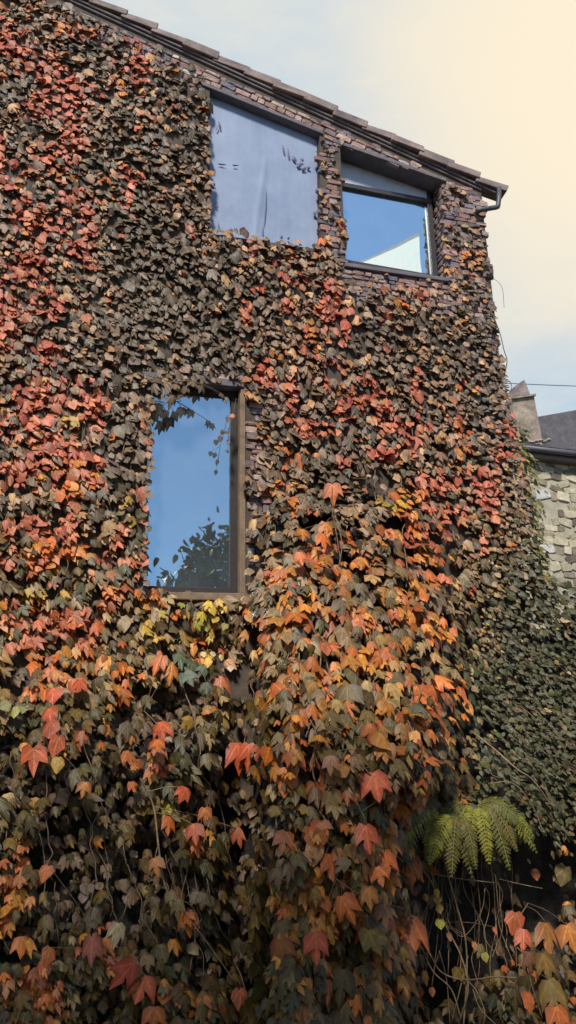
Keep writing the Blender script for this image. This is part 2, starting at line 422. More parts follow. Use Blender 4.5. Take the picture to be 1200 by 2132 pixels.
# ---- window 1: boarded over
win = link('boarded_window', bevel_mesh(fix(mesh_from(*join([prism([W1[3], W1[2], (W1[2][0], W1[2][1]+.05), (W1[3][0], W1[3][1]+.05)], RC[1]-.01, RC[1]+.07),
    prism([(W1[2][0]-.03, W1[2][1]+.052), (W1[2][0]+.0, W1[2][1]+.052), (W1[1][0], W1[1][1]-.004), (W1[1][0]-.03, W1[1][1]+.01-.004)], RC[1]-.006, RC[1]+.07)]))), .004, 1), m_frame, house)
tag(win, 'upper window closed with pale blue-grey sheeting')
def sheet(poly, y, nx=60, nz=46):
    """slightly buckled sheet with a vertical crease"""
    (x0, z0), (x1, z1), (x2, z2), (x3, z3) = poly   # TL TR BR BL
    V = []; Fs = []
    for j in range(nz+1):
        t = j/nz
        for i in range(nx+1):
            s = i/nx
            x = (x0+(x1-x0)*s)*(1-t)+(x3+(x2-x3)*s)*t; z = (z0+(z1-z0)*s)*(1-t)+(z3+(z2-z3)*s)*t
            d = .012*(fbm(np.array(s*7.), np.array(t*4.), 1.5, 4)-.5)
            cr = s-(.50-.05*t+.03*math.sin(t*5)); d += -.009*math.exp(-(cr/.02)**2)*sst(.25, .5, t)+.006*sst(0, .06, cr)*sst(.2, .5, t)
            c2 = t-(.5+.012*math.sin(s*19)); d += -.008*math.exp(-(c2/.012)**2)*(1-sst(.28, .36, s))
            V.append((x, y+float(d), z))
    for j in range(nz):
        for i in range(nx):
            a = j*(nx+1)+i; Fs.append((a, a+1, a+nx+2, a+nx+1))
    n = len(V); V += [(x, yy+.02, z) for x, yy, z in V]
    Fs += [tuple(q+n for q in f[::-1]) for f in Fs]
    return mesh_from(V, Fs, smooth=True)
ins = lambda P: [(P[0][0]+.006, P[0][1]-.006), (P[1][0]-.006, P[1][1]-.006), (P[2][0]-.006, P[2][1]+.01), (P[3][0]+.006, P[3][1]+.01)]
board = link('sheeting', sheet(ins(W1), RC[1]-.03), m_board, win)
# torn scuffs: little curled flaps and lines of torn stuff on the upper right and edges
def flap(px, py, w, h, rot, y):
    c = U(px, py, y); ca, sa = math.cos(rot), math.sin(rot); V = []; N = 5
    for j in range(N):
        t = j/(N-1); ww = w*(1-abs(t-.45)*1.3)*random.uniform(.7, 1.1)
        for s in (-.5, .5):
            a, b = ww*s, h*(t-.5); V.append((c.x+a*ca-b*sa, y-.004-.016*math.sin(t*3)-.008*(s+.5), c.z+a*sa+b*ca))
    return V, [(2*j, 2*j+1, 2*j+3, 2*j+2) for j in range(N-1)]
fl = []
for px, py, w, h, ro in [(590, 312, .03, .14, .2), (600, 320, .03, .16, .1), (612, 332, .06, .1, .6), (622, 345, .08, .07, .9), (632, 352, .1, .06, .5), (642, 350, .07, .05, .2), (628, 335, .05, .05, 1.2),
        (655, 445, .06, .09, .1), (660, 480, .03, .05, .2), (457, 262, .03, .12, .3), (452, 268, .02, .08, -.3), (446, 385, .03, .05, .2), (450, 430, .02, .08, .5), (455, 470, .02, .08, .1), (482, 480, .02, .07, .2), (462, 344, .16, .012, 0), (490, 346, .1, .012, .1), (585, 495, .05, .05, .5), (600, 497, .04, .04, .2), (552, 430, .012, .55, -.06), (546, 480, .012, .2, -.1)]:
    fl.append(flap(px, py, w, h, ro, RC[1]-.045))
m_torn = mat_mottled('torn_edges', LT(104, 110, 136), LT(126, 130, 154), 12, .8, .2)
for f_ in fl: link('torn_flap', mesh_from(*f_), m_torn, board)

# ---- window 2: fixed pane under a pale transom board
y2 = RC[2]-.05
g = [xz(706, 392, y2), xz(889, 427, y2), xz(899, 577, y2), xz(716, 545, y2)]
def bar(p, q, w, y0, y1):
    (x0, z0), (x1, z1) = p, q; d = Vector((x1-x0, z1-z0)).normalized(); nrm = Vector((-d.y, d.x))*w
    return prism([(x0, z0), (x1, z1), (x1+nrm.x, z1+nrm.y), (x0+nrm.x, z0+nrm.y)], y0, y1)
f2 = [bar((g[0][0]-.1, g[0][1]), (g[1][0]+.06, g[1][1]), .075, y2-.05, y2+.05),
      bar((g[2][0]+.075, g[2][1]-.05), (g[1][0]+.06, g[1][1]-.002), .075, y2-.047, y2+.05),
      bar((g[3][0]-.1, g[3][1]-.06), (g[2][0]+.02, g[2][1]-.06), .065, y2-.053, y2+.05),
      bar((g[3][0]-.03, g[3][1]+.003), (g[0][0]-.03, g[0][1]-.002), .05, y2-.04, y2+.05)]
f2.append(bar((g[1][0]+.0, g[1][1]+.08), (g[1][0]+.0-.0, g[1][1]+.30), -.06, y2-.03, y2+.05))
win2 = link('fixed_window', bevel_mesh(fix(mesh_from(*join(f2))), .006, 1), m_frame, house)
tag(win2, 'upper window with blue sky mirrored in its pane')
quad = lambda P, y: mesh_from([(x, y, z) for x, z in P], [(0, 1, 2, 3)])
link('pane', quad([(g[0][0]-.02, g[0][1]+.02), (g[1][0]+.02, g[1][1]+.02), (g[2][0]+.03, g[2][1]-.02), (g[3][0]-.02, g[3][1]-.02)], y2), m_glass, win2)
tb = [(g[0][0]-.1, g[0][1]+.078), (g[1][0]+.02, g[1][1]+.078), xz(890, 402, y2), xz(700, 330, y2)]
link('transom_board', bevel_mesh(fix(mesh_from(*prism(tb, y2-.02, y2+.03))), .004, 1), m_transom, win2)
# bottom stone sill
sl2 = [(W2[3][0]-.03, W2[3][1]-.05), (W2[2][0]+.02, W2[2][1]-.05), (W2[2][0]+.02, W2[2][1]+.005), (W2[3][0]-.03, W2[3][1]+.005)]
link('sill', bevel_mesh(fix(mesh_from(*prism(sl2, -.05, RC[2]-.04))), .01), m_lintel, win2)

# ---- window 3: tall narrow pane
y3 = RC[3]
g3 = [xz(309, 812, y3), xz(480, 829, y3), xz(478, 1226, y3), xz(296, 1222, y3)]
f3 = [bar((g3[0][0]-.06, g3[0][1]), (g3[1][0]+.09, g3[1][1]-.0), .10, y3-.04, y3+.05),
      bar((g3[2][0]+.0, g3[2][1]-.05), (g3[1][0], g3[1][1]+.002), -.095, y3-.037, y3+.05),
      bar((g3[3][0]-.06, g3[3][1]-.07), (g3[2][0]+.09, g3[2][1]-.07), .07, y3-.043, y3+.05),
      bar((g3[3][0], g3[3][1]+.002), (g3[0][0], g3[0][1]), .06, y3-.037, y3+.05)]
win3 = link('tall_window', bevel_mesh(fix(mesh_from(*join(f3))), .006, 1), m_brownframe, house)
tag(win3, 'tall narrow window with pale trim, reflecting blue sky and a dark tree')
link('pane', quad([(g3[0][0]-.02, g3[0][1]+.02), (g3[1][0]+.02, g3[1][1]+.02), (g3[2][0]+.02, g3[2][1]-.02), (g3[3][0]-.02, g3[3][1]-.02)], y3), m_glass, win3)
tr = [prism([xz(499, 812), xz(510, 813), xz(511, 1238), xz(499, 1237)], -.03, y3-.045)]
link('trim', bevel_mesh(fix(mesh_from(*join(tr))), .006, 1), m_trim, win3)
sv = prism([xz(294, 1236), xz(520, 1240), xz(520, 1256), xz(294, 1252)], -.09, y3-.045)
link('sill', bevel_mesh(fix(mesh_from(*sv)), .012), m_trim, win3)
# dark rooms behind the panes
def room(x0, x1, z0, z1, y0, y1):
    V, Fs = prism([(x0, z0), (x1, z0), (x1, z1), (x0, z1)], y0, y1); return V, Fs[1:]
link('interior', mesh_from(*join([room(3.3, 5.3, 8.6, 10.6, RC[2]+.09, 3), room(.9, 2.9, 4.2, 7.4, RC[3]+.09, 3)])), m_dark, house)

# ------------------------------------------------------------------ ivy
def ell(px, py, cx, cy, rx, ry, ang=0):
    c, s = math.cos(RAD(ang)), math.sin(RAD(ang)); dx = px-cx; dy = py-cy
    a = (dx*c+dy*s)/rx; b = (-dx*s+dy*c)/ry; return np.exp(-(a*a+b*b)*.9)
def depth(px, py):
    """how far the foliage stands out from the wall"""
    px = np.asarray(px, float); py = np.asarray(py, float)
    d = .05+.05*sst(600, 1200, py)+.10*sst(950, 1080, px)*sst(500, 1200, py)
    L = 545-30*sst(1000, 1400, py); R = 900+75*sst(1050, 1500, py)-100*sst(1600, 1700, py)
    side = sst(L-40, L+90, px)*(1-sst(R-120, R+60, px))
    d = d+side*(.30*sst(960, 1080, py)+1.25*sst(1030, 1600, py))
    lft = 1-sst(440, 560, px)*.75
    d = d+lft*(.80*sst(1330, 1620, py)+.25*sst(1650, 2100, py))-.35*ell(px, py, 520, 1560, 50, 260)*sst(1280, 1360, py)
    rgt = sst(R-10, R+50, px)
    d = d+rgt*(.5*sst(1250, 1650, py)-.25*sst(1720, 1850, py))
    rough = sst(1250, 1450, py)
    d = d+(.05+.32*rough)*(fbm(px, py, 150, 21)-.5)*1.3
    bot = sst(1880, 2100, py)*sst(900, 1050, px); d = d+.6*bot
    return np.maximum(d, .03)
W1p = [(439, 193), (666, 284), (668, 512), (439, 474)]
W2p = [(704, 300), (924, 372), (934, 578), (722, 548)]
W3p = [(314, 792), (516, 806), (518, 1246), (302, 1228)]
def roofpy(px): return 12+(np.asarray(px, float)-250)*.464
def density(px, py):
    p = np.ones(px.shape)
    ry = roofpy(px)
    # bare stone under the verge, fading to ivy on the left
    bare = (py < ry+22) | ((py < ry+105) & (px > 430))
    p = np.where(bare, 0.0, p)
    edge = (py >= ry+22) & (py < ry+80) & (px > 300) & (px <= 430); p = np.where(edge, .5, p)
    edge = (py >= ry+22) & (py < ry+105) & (px > 372) & (px <= 432); p = np.where(edge, .22, p)
    p = np.where((px > 668) & (px < 712) & (py < 545), .26, p)           # pier between the windows
    p = np.where((px > 920) & (px < 1010) & (py < 470), .34, p)
    p = np.where((px > 920) & (px < 1030) & (py >= 470) & (py < 600), .9, p)
    p = np.where((px > 715) & (px < 935) & (py > 545) & (py < 590+(px-715)*.06), .12, p)
    p = np.where((px > 955) & (px < 1060) & (py >= 600) & (py < 800), .7, p)
    side = (px > 512) & (px < 548) & (py > 830) & (py < 1230); p = np.where(side, .14, p)
    p = np.where((px > 420) & (px < 515) & (py > 765) & (py < 812), .25, p)
    p = np.where((px > 520) & (px < 600) & (py > 980) & (py < 1240), .6, p)
    for w in (W1p, W2p, W3p): p = np.where(inpoly(px, py, w), 0, p)
    # corner outline: the building edge
    ex = np.interp(py, [380, 440, 620, 800, 1000, 1200, 1300], [1000, 1004, 1026, 1058, 1098, 1128, 1400]); p = np.where(px > ex, 0, p)
    n = fbm(px, py, 110, 31); low = sst(1330, 1480, py)*(1-.9*sst(950, 1000, px)*(1-sst(1700, 1750, py)))*(1-.55*((px > 560) & (px < 960) & (py < 1700)))
    p = p*(1-low*.94*(1-sst(.39, .53, n)))
    rec = sst(870, 920, px)*sst(1730, 1790, py)*(1-sst(1880, 1960, py)*sst(1020, 1080, px)); p = p*(1-.85*rec)
    for (x, y, rx, ry_, k) in [(508, 1470, 34, 100, .86), (528, 1350, 24, 70, .9), (490, 1575, 44, 60, 1), (540, 1660, 34, 80, 1), (535, 1770, 28, 70, .95), (400, 1450, 60, 30, .9), (520, 1900, 30, 60, .8), (180, 1740, 42, 60, .9), (245, 1830, 42, 70, 1), (390, 1440, 55, 26, .8), (30, 1420, 50, 40, .85), (985, 1850, 110, 60, 1), (960, 1990, 110, 120, .75),
            (285, 1960, 70, 40, 1), (515, 2000, 55, 70, .9), (660, 1330, 25, 30, .5), (1060, 1830, 60, 40, .8), (420, 1690, 40, 60, .5), (800, 1000, 40, 25, .6), (965, 1100, 22, 40, .6), (580, 1090, 25, 25, .5), (690, 1760, 30, 30, .5), (100, 1880, 30, 60, .6), (640, 1540, 30, 40, .6), (830, 1690, 40, 30, .6), (1010, 1560, 40, 60, .55), (1040, 1640, 60, 40, .5), (610, 1880, 30, 40, .6), (400, 1860, 60, 50, .6)]:
        p = p*(1-k*np.clip(ell(px, py, x, y, rx, ry_)*1.5, 0, 1))
    return p
CORAL = [(120, 190, 60, 140, -12), (40, 110, 40, 60, 0), (150, 300, 45, 70, -10), (265, 395, 22, 60, 0), (243, 478, 20, 24, 0), (60, 440, 50, 70, -30), (10, 350, 40, 60, 0), (15, 660, 60, 110, -20), (90, 720, 70, 60, 30), (170, 830, 75, 65, 30), (75, 870, 95, 100, 0), (130, 940, 80, 40, 20), (200, 985, 35, 40, 0), (30, 980, 60, 40, 0), (180, 540, 25, 60, -20), (60, 560, 40, 60, -30), (110, 630, 60, 50, 0), (180, 450, 25, 60, -10), (290, 95, 30, 40, 0), (290, 155, 25, 30, 0),
    (230, 1150, 60, 60, 0), (100, 1100, 90, 50, 0), (225, 1245, 50, 35, 0), (60, 1170, 80, 40, 0), (95, 1290, 140, 40, 0), (40, 1340, 60, 50, 0), (175, 1300, 40, 40, 0), (280, 1170, 20, 40, 0), (140, 1420, 60, 30, 0),
    (600, 650, 30, 30, 0), (540, 600, 25, 18, 0), (690, 620, 30, 50, 0), (715, 680, 20, 70, 0), (515, 640, 18, 40, 0), (700, 770, 35, 40, 0), (790, 850, 40, 50, 0), (870, 820, 22, 80, 0), (640, 880, 25, 40, 0), (720, 880, 28, 60, 0), (860, 920, 40, 45, 0), (770, 790, 18, 25, 0), (690, 900, 70, 30, 0), (610, 820, 25, 70, 0), (555, 780, 40, 30, 0), (840, 890, 60, 20, 0), (810, 940, 60, 25, 0),
    (1050, 945, 30, 24, 0), (1012, 1030, 45, 45, 0), (930, 1090, 40, 50, 0), (1020, 990, 60, 30, 0), (980, 1230, 14, 26, 0), (1060, 900, 20, 14, 0), (940, 1000, 80, 30, 0), (1000, 1130, 24, 40, 0), (1080, 860, 14, 10, 0)]
ORANGE = [(850, 1095, 60, 40, 0), (690, 1110, 24, 36, 0), (915, 1190, 28, 50, 0), (655, 1255, 55, 20, 0), (575, 1200, 40, 24, 0), (920, 1310, 28, 50, 0), (775, 1350, 50, 40, 0), (690, 1410, 35, 40, 0), (615, 1495, 40, 24, 0), (930, 1440, 40, 30, 0), (850, 1440, 60, 18, 0), (770, 1300, 40, 25, 0), (680, 1160, 50, 20, 0), (750, 1180, 40, 40, 0), (800, 1430, 30, 20, 0), (860, 1040, 40, 30, 0), (700, 1015, 30, 14, 0), (880, 1130, 60, 40, 0),
    (140, 1000, 60, 60, 0), (120, 1150, 60, 40, 0), (70, 1440, 60, 25, 0), (270, 1580, 30, 40, 0), (330, 1530, 24, 24, 0), (340, 1380, 24, 30, 0), (330, 1600, 60, 40, 0), (460, 1690, 60, 50, 0), (440, 1740, 50, 20, 0), (250, 1450, 26, 50, 0), (380, 1640, 24, 24, 0), (180, 1720, 50, 30, 0), (190, 1800, 40, 60, 0), (210, 1960, 40, 50, 0), (20, 1940, 50, 60, 0), (60, 2050, 70, 60, 0), (100, 1820, 30, 40, 0), (270, 2040, 70, 30, 20), (40, 1780, 40, 60, 0), (120, 2120, 60, 40, 0), (620, 1580, 40, 60, 0), (590, 1620, 24, 24, 0), (30, 1850, 50, 50, 0)]
YEL = [(430, 1280, 45, 24, 0), (270, 1090, 20, 40, 0), (435, 1370, 20, 12, 0), (110, 980, 30, 24, 0), (140, 870, 20, 24, 0), (850, 590, 40, 20, 0), (390, 1505, 20, 14, 0), (830, 1050, 30, 20, 0), (340, 1290, 60, 40, 0), (680, 1160, 30, 15, 0), (70, 1240, 80, 16, 0), (880, 1140, 24, 10, 0), (350, 1690, 60, 30, 0)]
C_ = lambda *cs: np.array([lin(c) for c in cs])
P_DULL = C_((172, 144, 120), (156, 132, 110), (140, 120, 100), (126, 112, 95), (154, 124, 104), (178, 150, 124), (136, 112, 99), (164, 136, 112))
P_DARK = C_((108, 97, 84), (98, 89, 78), (114, 96, 86), (101, 98, 82), (92, 80, 72))
P_TAN = C_((204, 160, 118), (208, 168, 118), (190, 145, 106), (202, 142, 100))
P_CORAL = C_((206, 118, 94), (192, 106, 84), (210, 130, 100), (182, 100, 84), (214, 140, 106))
P_ORANGE = C_((218, 122, 62), (214, 140, 72), (208, 110, 62), (222, 150, 78))
P_YEL = C_((210, 174, 76), (196, 162, 68), (178, 160, 72), (206, 164, 86))
P_OLIVE = C_((118, 96, 56), (104, 86, 52), (130, 104, 60), (96, 78, 50), (86, 80, 50), (126, 94, 56), (110, 82, 58))
P_GG = C_((102, 100, 84), (90, 92, 74), (80, 83, 66), (110, 104, 86), (92, 93, 64), (76, 82, 62))
def pick(P, n): return P[rng.integers(0, len(P), n)]
def patchy(px, py, L):
    m = np.zeros(px.shape)
    for a in L: m = np.maximum(m, ell(px, py, *a))
    return m
def colours(px, py):
    n = len(px); c = pick(P_DULL, n)
    low = .35*sst(850, 1250, py)+.65*sst(1320, 1700, py); pat = lambda S, q: np.clip(.5*rng.random(len(px))+.5*(.5+2.1*(fbm(px, py, S, q)-.5)), 0, 1); gr = np.maximum(sst(985, 1090, px+.12*(py-1200))*sst(950, 1330, py), sst(950, 1000, px)*sst(1300, 1420, py))
    gr = gr*(1-.9*sst(1700, 1800, py))
    dk = fbm(px, py, 190, 41); pdk = .22+.35*sst(.45, .62, dk); c = np.where((rng.random(n) < pdk)[:, None], pick(P_DARK, n), c)
    ptan = .09+.10*sst(.5, .65, fbm(px, py, 240, 47))+.10*ell(px, py, 600, 560, 160, 90)+.2*ell(px, py, 880, 600, 130, 120)
    c = np.where((rng.random(n) < ptan*(1-low))[:, None], pick(P_TAN, n), c)
    c = np.where((rng.random(n) < low*.85)[:, None], pick(P_OLIVE, n)*rng.uniform(.6, 1.1, (n, 1)), c)
    c = np.where((rng.random(n) < gr*.93)[:, None], pick(P_GG, n)*rng.uniform(.5, .95, (n, 1)), c)
    c = np.where((pat(80, 71) < .13*(1-.6*low))[:, None] & (gr < .4)[:, None], pick(P_CORAL, n)*rng.uniform(.75, 1., (n, 1)), c)
    c = np.where((pat(60, 73) < .18+.10*sst(950, 1300, py))[:, None] & (gr < .4)[:, None], pick(P_ORANGE, n)*rng.uniform(.7, 1., (n, 1)), c)
    band = np.maximum(np.maximum(ell(px, py, 330, 420, 110, 330, 8), ell(px, py, 400, 640, 210, 120)), np.maximum(ell(px, py, 265, 900, 40, 160), ell(px, py, 760, 690, 70, 60)))
    c = np.where((pat(90, 83) < band*.75)[:, None], .55*pick(P_DARK, n)+.25*pick(P_DULL, n)+.15*pick(P_GG, n), c)
    mnd = sst(540, 620, px)*(1-sst(900, 970, px))*sst(1040, 1200, py)
    c = np.where((pat(50, 89) < mnd*.43)[:, None], np.where(rng.random((n, 1)) < .3, pick(P_TAN, n)*.6, pick(P_ORANGE, n)*.72), c)
    thk = sst(1330, 1480, py)*(1-sst(500, 560, px)); c = np.where((pat(60, 97) < thk*.42)[:, None], pick(P_OLIVE, n)*rng.uniform(.55, .85, (n, 1))*np.array([.9, 1, .95]), c)
    mc = patchy(px, py, CORAL); mo = patchy(px, py, ORANGE); my = patchy(px, py, YEL)
    mc = np.maximum(mc, np.maximum(.52*ell(px, py, 70, 860, 150, 330), np.maximum(.5*ell(px, py, 90, 300, 110, 330, -12), .45*ell(px, py, 720, 800, 170, 190))))
    c = np.where((pat(46, 61) < mc*1.02-.13)[:, None], pick(P_CORAL, n), c)
    c = np.where((pat(40, 67) < mo*1.0-.12)[:, None], np.where(rng.random((n, 1)) < .6, pick(P_ORANGE, n), pick(P_CORAL, n)), c)
    c = np.where((pat(40, 79) < my*.6-.05)[:, None], pick(P_YEL, n), c)
    c = c*rng.uniform(.78, 1.15, (n, 1)); c[:, 2] *= 1-.32*sst(900, 1500, py); c[:, 1] *= 1+.05*sst(900, 1500, py)
    return c
# leaf outlines (x across, y towards the tip); first three are the midrib
def leaf_template(kind):
    if kind == 'lobed':
        half = [(-.22, -.10), (-.47, .10), (-.54, .78), (-.25, .60), (-.16, .84)]
        mid = [(0, 0), (0, .50), (0, 1.12)]
    elif kind == 'heart':
        half = [(-.22, -.12), (-.46, .08), (-.50, .42), (-.34, .66), (-.16, .86)]
        mid = [(0, 0), (0, .45), (0, 1.0)]
    else:
        half = [(-.16, -.04), (-.33, .12), (-.38, .40), (-.28, .66), (-.13, .86)]
        mid = [(0, 0), (0, .45), (0, 1.0)]
    pts = mid+half+[(-x, y) for x, y in half]
    tris = [(0, 1, 4), (0, 4, 3), (1, 5, 4), (1, 6, 5), (1, 2, 7), (1, 7, 6)]
    Lf = tris; Rf = [tuple((i+5 if i >= 3 else i) for i in t)[::-1] for t in tris]
    return np.array(pts, float), np.array(Lf+Rf)
TPL = {k: leaf_template(k) for k in ('lobed', 'heart', 'oval')}
def build_leaves(P, size, tip, nrm, colr, kind, name, cup=.48, curl=.34, edge=None):
    """P n,3 base points; tip/nrm unit vectors"""
    T2, tri = TPL[kind]; n = len(P); nv = len(T2)
    side = np.cross(tip, nrm); side /= np.linalg.norm(side, axis=1, keepdims=True)
    nrm = np.cross(side, tip)
    X = T2[None, :, 0]*rng.uniform(.68, 1.02, (n, 1)); Y = np.repeat(T2[None, :, 1], n, 0)
    X = X*(1+rng.normal(0, .07, (n, nv))*(np.abs(T2[:, 0]) > .01)); Y = Y+rng.normal(0, .025, (n, nv))*(np.abs(T2[:, 0]) > .01)
    cu = rng.normal(cup, .22, (n, 1)); cl = rng.normal(curl, .28, (n, 1))
    Z = -cu*np.abs(X)*.8-cl*Y*Y*.5+rng.normal(0, .03, (n, nv))
    V = P[:, None]+size[:, None, None]*(X[..., None]*side[:, None]+Y[..., None]*tip[:, None]+Z[..., None]*nrm[:, None])
    C = np.repeat(colr[:, None], nv, 1)
    inner = (rng.random((n, 1, 1)) < .45)*rng.uniform(.25, .6, (n, 1, 1))*np.r_[1, 1, .6, np.zeros(nv-3)][None, :, None]; C = C*(1-inner)+inner*np.array([.115, .085, .03])
    e = rng.uniform(.72, 1.2, (n, 1, 1)); w = np.ones((1, nv, 1))*.0; w[0, 3:] = 1
    C = C*(1+(e-1)*w)*rng.uniform(.9, 1.1, (n, nv, 1))
    Fi = (np.arange(n)[:, None, None]*nv+tri[None]).reshape(-1, 3)
    return V.reshape(-1, 3), Fi, C.reshape(-1, 3), np.stack([X, Y], -1).reshape(-1, 2)
def merge(L, name):
    Vs, Fs, Cs, Us = [], [], [], []; b = 0
    for V, Fi, C, Uv in L:
        Vs.append(V); Fs.append(Fi+b); Cs.append(C); Us.append(Uv); b += len(V)
    return big_mesh(np.concatenate(Vs), [np.concatenate(Fs)], np.concatenate(Cs), np.concatenate(Us), name)
def unit(v): return v/np.linalg.norm(v, axis=-1, keepdims=True)
def surf_normal(px, py):
    h = 9.0
    q = lambda a, b: un(a, b, -depth(a, b))
    n = np.cross(q(px+h, py)-q(px-h, py), q(px, py-h)-q(px, py+h)); n = unit(n)
    return np.where((n[:, 1] > 0)[:, None], -n, n)
def leaf_size(px, py):
    s = .096+.026*sst(600, 1250, py)-.004*sst(1300, 1700, py)
    s = s*(1-.30*sst(880, 1050, px)*sst(450, 700, py)*(1-sst(1700, 1850, py)))
    mound = sst(520, 620, px)*(1-sst(900, 980, px))*sst(1000, 1150, py); s = s+.014*mound
    g = sst(960, 1010, px)*sst(1200, 1350, py)*(1-sst(1750, 1850, py)); s = s*(1-.30*g)
    s = s*(1-.2*(1-sst(230, 420, px))*sst(1650, 1850, py))
    return s
def zone(px, py):
    """0 wall ivy, 1 bulging mound, 2 lower thicket, 3 dark green climber"""
    z = np.zeros(px.shape, int)
    jx = (fbm(px, py, 60, 77)-.5)*50; x = px+jx; y = py+jx
    z[(y > 1350) & (x < 560)] = 2
    L = np.interp(py, [990, 1240, 1600], [640, 525, 540]); R = np.interp(py, [990, 1150, 1500, 1610, 1700], [760, 930, 970, 970, 870])
    z[(y > 1010) & (x > L) & (x < R)] = 1
    z[(y > 1255) & (x > R)] = 3
    z[(y > 1750) & (x > 890)] = 3
    return z
# scatter over the facade and a margin beyond the frame
cell = 18.0
gx_, gy_ = np.meshgrid(np.arange(-330, 1420, cell), np.arange(-330, 2420, cell)); gx_ = gx_.ravel(); gy_ = gy_.ravel()
ppm = F/((un(gx_, gy_, 0)-CAM)@fw)
Lp = leaf_size(gx_, gy_)*ppm
cov = 3.2+.35*(gy_ < 1300)
facing = np.abs(surf_normal(gx_, gy_)[:, 1])
lam = cov*cell*cell/Lp**2/np.clip(facing, .3, 1)
cnt = rng.poisson(lam)
px = np.repeat(gx_, cnt)+rng.uniform(0, cell, cnt.sum()); py = np.repeat(gy_, cnt)+rng.uniform(0, cell, cnt.sum())
keep = rng.random(len(px)) < density(px, py); px = px[keep]; py = py[keep]
rz = un(px, py, 0)
keep = (rz[:, 2] > -.3) & (rz[:, 2] < roof_z(np.maximum(rz[:, 0], XRIDGE))-.28) & (rz[:, 0] < 7.6); px = px[keep]; py = py[keep]
d = depth(px, py); N = surf_normal(px, py)
upv = np.array([0, 0, 1.0])
def orient(px, py, N):
    n = len(px)
    N = N.copy(); N[:, 2] = np.clip(N[:, 2], -.1, .28); k = (.55*sst(950, 1250, py))[:, None]; N = unit(N*(1-k)+np.array([-.12, -1, .16])*k)
    g = np.array([0, 0, -1.0])-N*(-N[:, 2:3]); g = unit(g); s = np.cross(g, N)
    bias = 26*(1-sst(150, 620, px))*(1-.5*sst(1300, 1700, py))-0*px
    bias = bias+34*sst(900, 1060, px)*(1-sst(1650, 1800, py))
    ro = np.radians(bias+rng.normal(0, 1, n)*np.where((py > 1000) & (px < 960), 13, 13)); g2 = unit(g*np.cos(ro)[:, None]+s*np.sin(ro)[:, None]*np.sign(np.cross(g, N)[:, :1]+1e-9))
    t = np.radians(np.clip(rng.normal(0, 1, n)*13+27-4*sst(1000, 1250, py), -8, 70))
    tip = unit(g2*np.cos(t)[:, None]+N*np.sin(t)[:, None]); nn = unit(N*np.cos(t)[:, None]-g2*np.sin(t)[:, None])
    tw = np.radians(rng.normal(0, 14, n)); sd = np.cross(tip, nn); nn = unit(nn*np.cos(tw)[:, None]+sd*np.sin(tw)[:, None])
    return tip, nn
tip, nn = orient(px, py, N)
size = leaf_size(px, py)*np.clip(rng.lognormal(-.03, .28, len(px)), .45, 1.75)
lay = rng.random(len(px))
P = un(px, py, -d)+N*((lay-.55)*(.07+.12*sst(1100, 1500, py)))[:, None]-tip*size[:, None]*.45
C = colours(px, py)
Z = zone(px, py)
kr = rng.random(len(px))
lob = np.clip(.25+.6*sst(900, 1300, py), 0, 1)*(1-.75*sst(955, 1010, px)*(1-sst(1750, 1850, py)))
KI = np.where(kr < lob, 0, np.where((Z == 3) & (py < 1780), 2, 1))
# under-layer: leaves deep inside the growth, where the outer layer opens up
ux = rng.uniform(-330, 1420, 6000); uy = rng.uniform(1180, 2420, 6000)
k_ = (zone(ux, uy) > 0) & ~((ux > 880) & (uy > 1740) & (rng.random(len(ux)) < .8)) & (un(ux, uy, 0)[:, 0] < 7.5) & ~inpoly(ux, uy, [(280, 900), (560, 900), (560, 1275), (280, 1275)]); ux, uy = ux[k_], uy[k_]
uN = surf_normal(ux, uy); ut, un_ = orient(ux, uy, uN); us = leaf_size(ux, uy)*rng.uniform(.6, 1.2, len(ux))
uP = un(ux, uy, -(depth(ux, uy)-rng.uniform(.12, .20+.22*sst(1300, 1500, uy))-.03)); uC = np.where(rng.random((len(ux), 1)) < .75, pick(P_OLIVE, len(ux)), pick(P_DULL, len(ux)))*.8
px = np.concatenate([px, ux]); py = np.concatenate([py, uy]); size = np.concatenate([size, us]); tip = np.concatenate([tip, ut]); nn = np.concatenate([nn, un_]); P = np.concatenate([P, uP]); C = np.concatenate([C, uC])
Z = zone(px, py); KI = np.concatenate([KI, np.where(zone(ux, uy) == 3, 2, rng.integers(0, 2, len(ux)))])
plants = {}
for z, nm, lab in ((0, 'wall_ivy', 'ivy carpet with coral, brown and dark leaves clinging to the tall gable wall'),
                   (1, 'ivy_mound', 'bulging mound of drooping three-lobed orange and brown ivy leaves beside the tall window'),
                   (2, 'ivy_thicket', 'shadowy lower ivy thicket with olive and orange leaves and black gaps'),
                   (3, 'green_climber', 'dense dark grey-green small-leaved climber around the bright fern')):
    o = tag(empty(nm, tuple(np.round(P[Z == z].mean(0)*np.array([1, 1, 0]), 2))), lab, 'ivy'); plants[z] = o
    parts = []
    for i, k in enumerate(('lobed', 'heart', 'oval')):
        m = (Z == z) & (KI == i)
        if m.sum(): parts.append(build_leaves(P[m], size[m], tip[m], nn[m], C[m], k, nm))
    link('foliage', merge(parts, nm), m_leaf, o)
print('LEAVES', len(px))
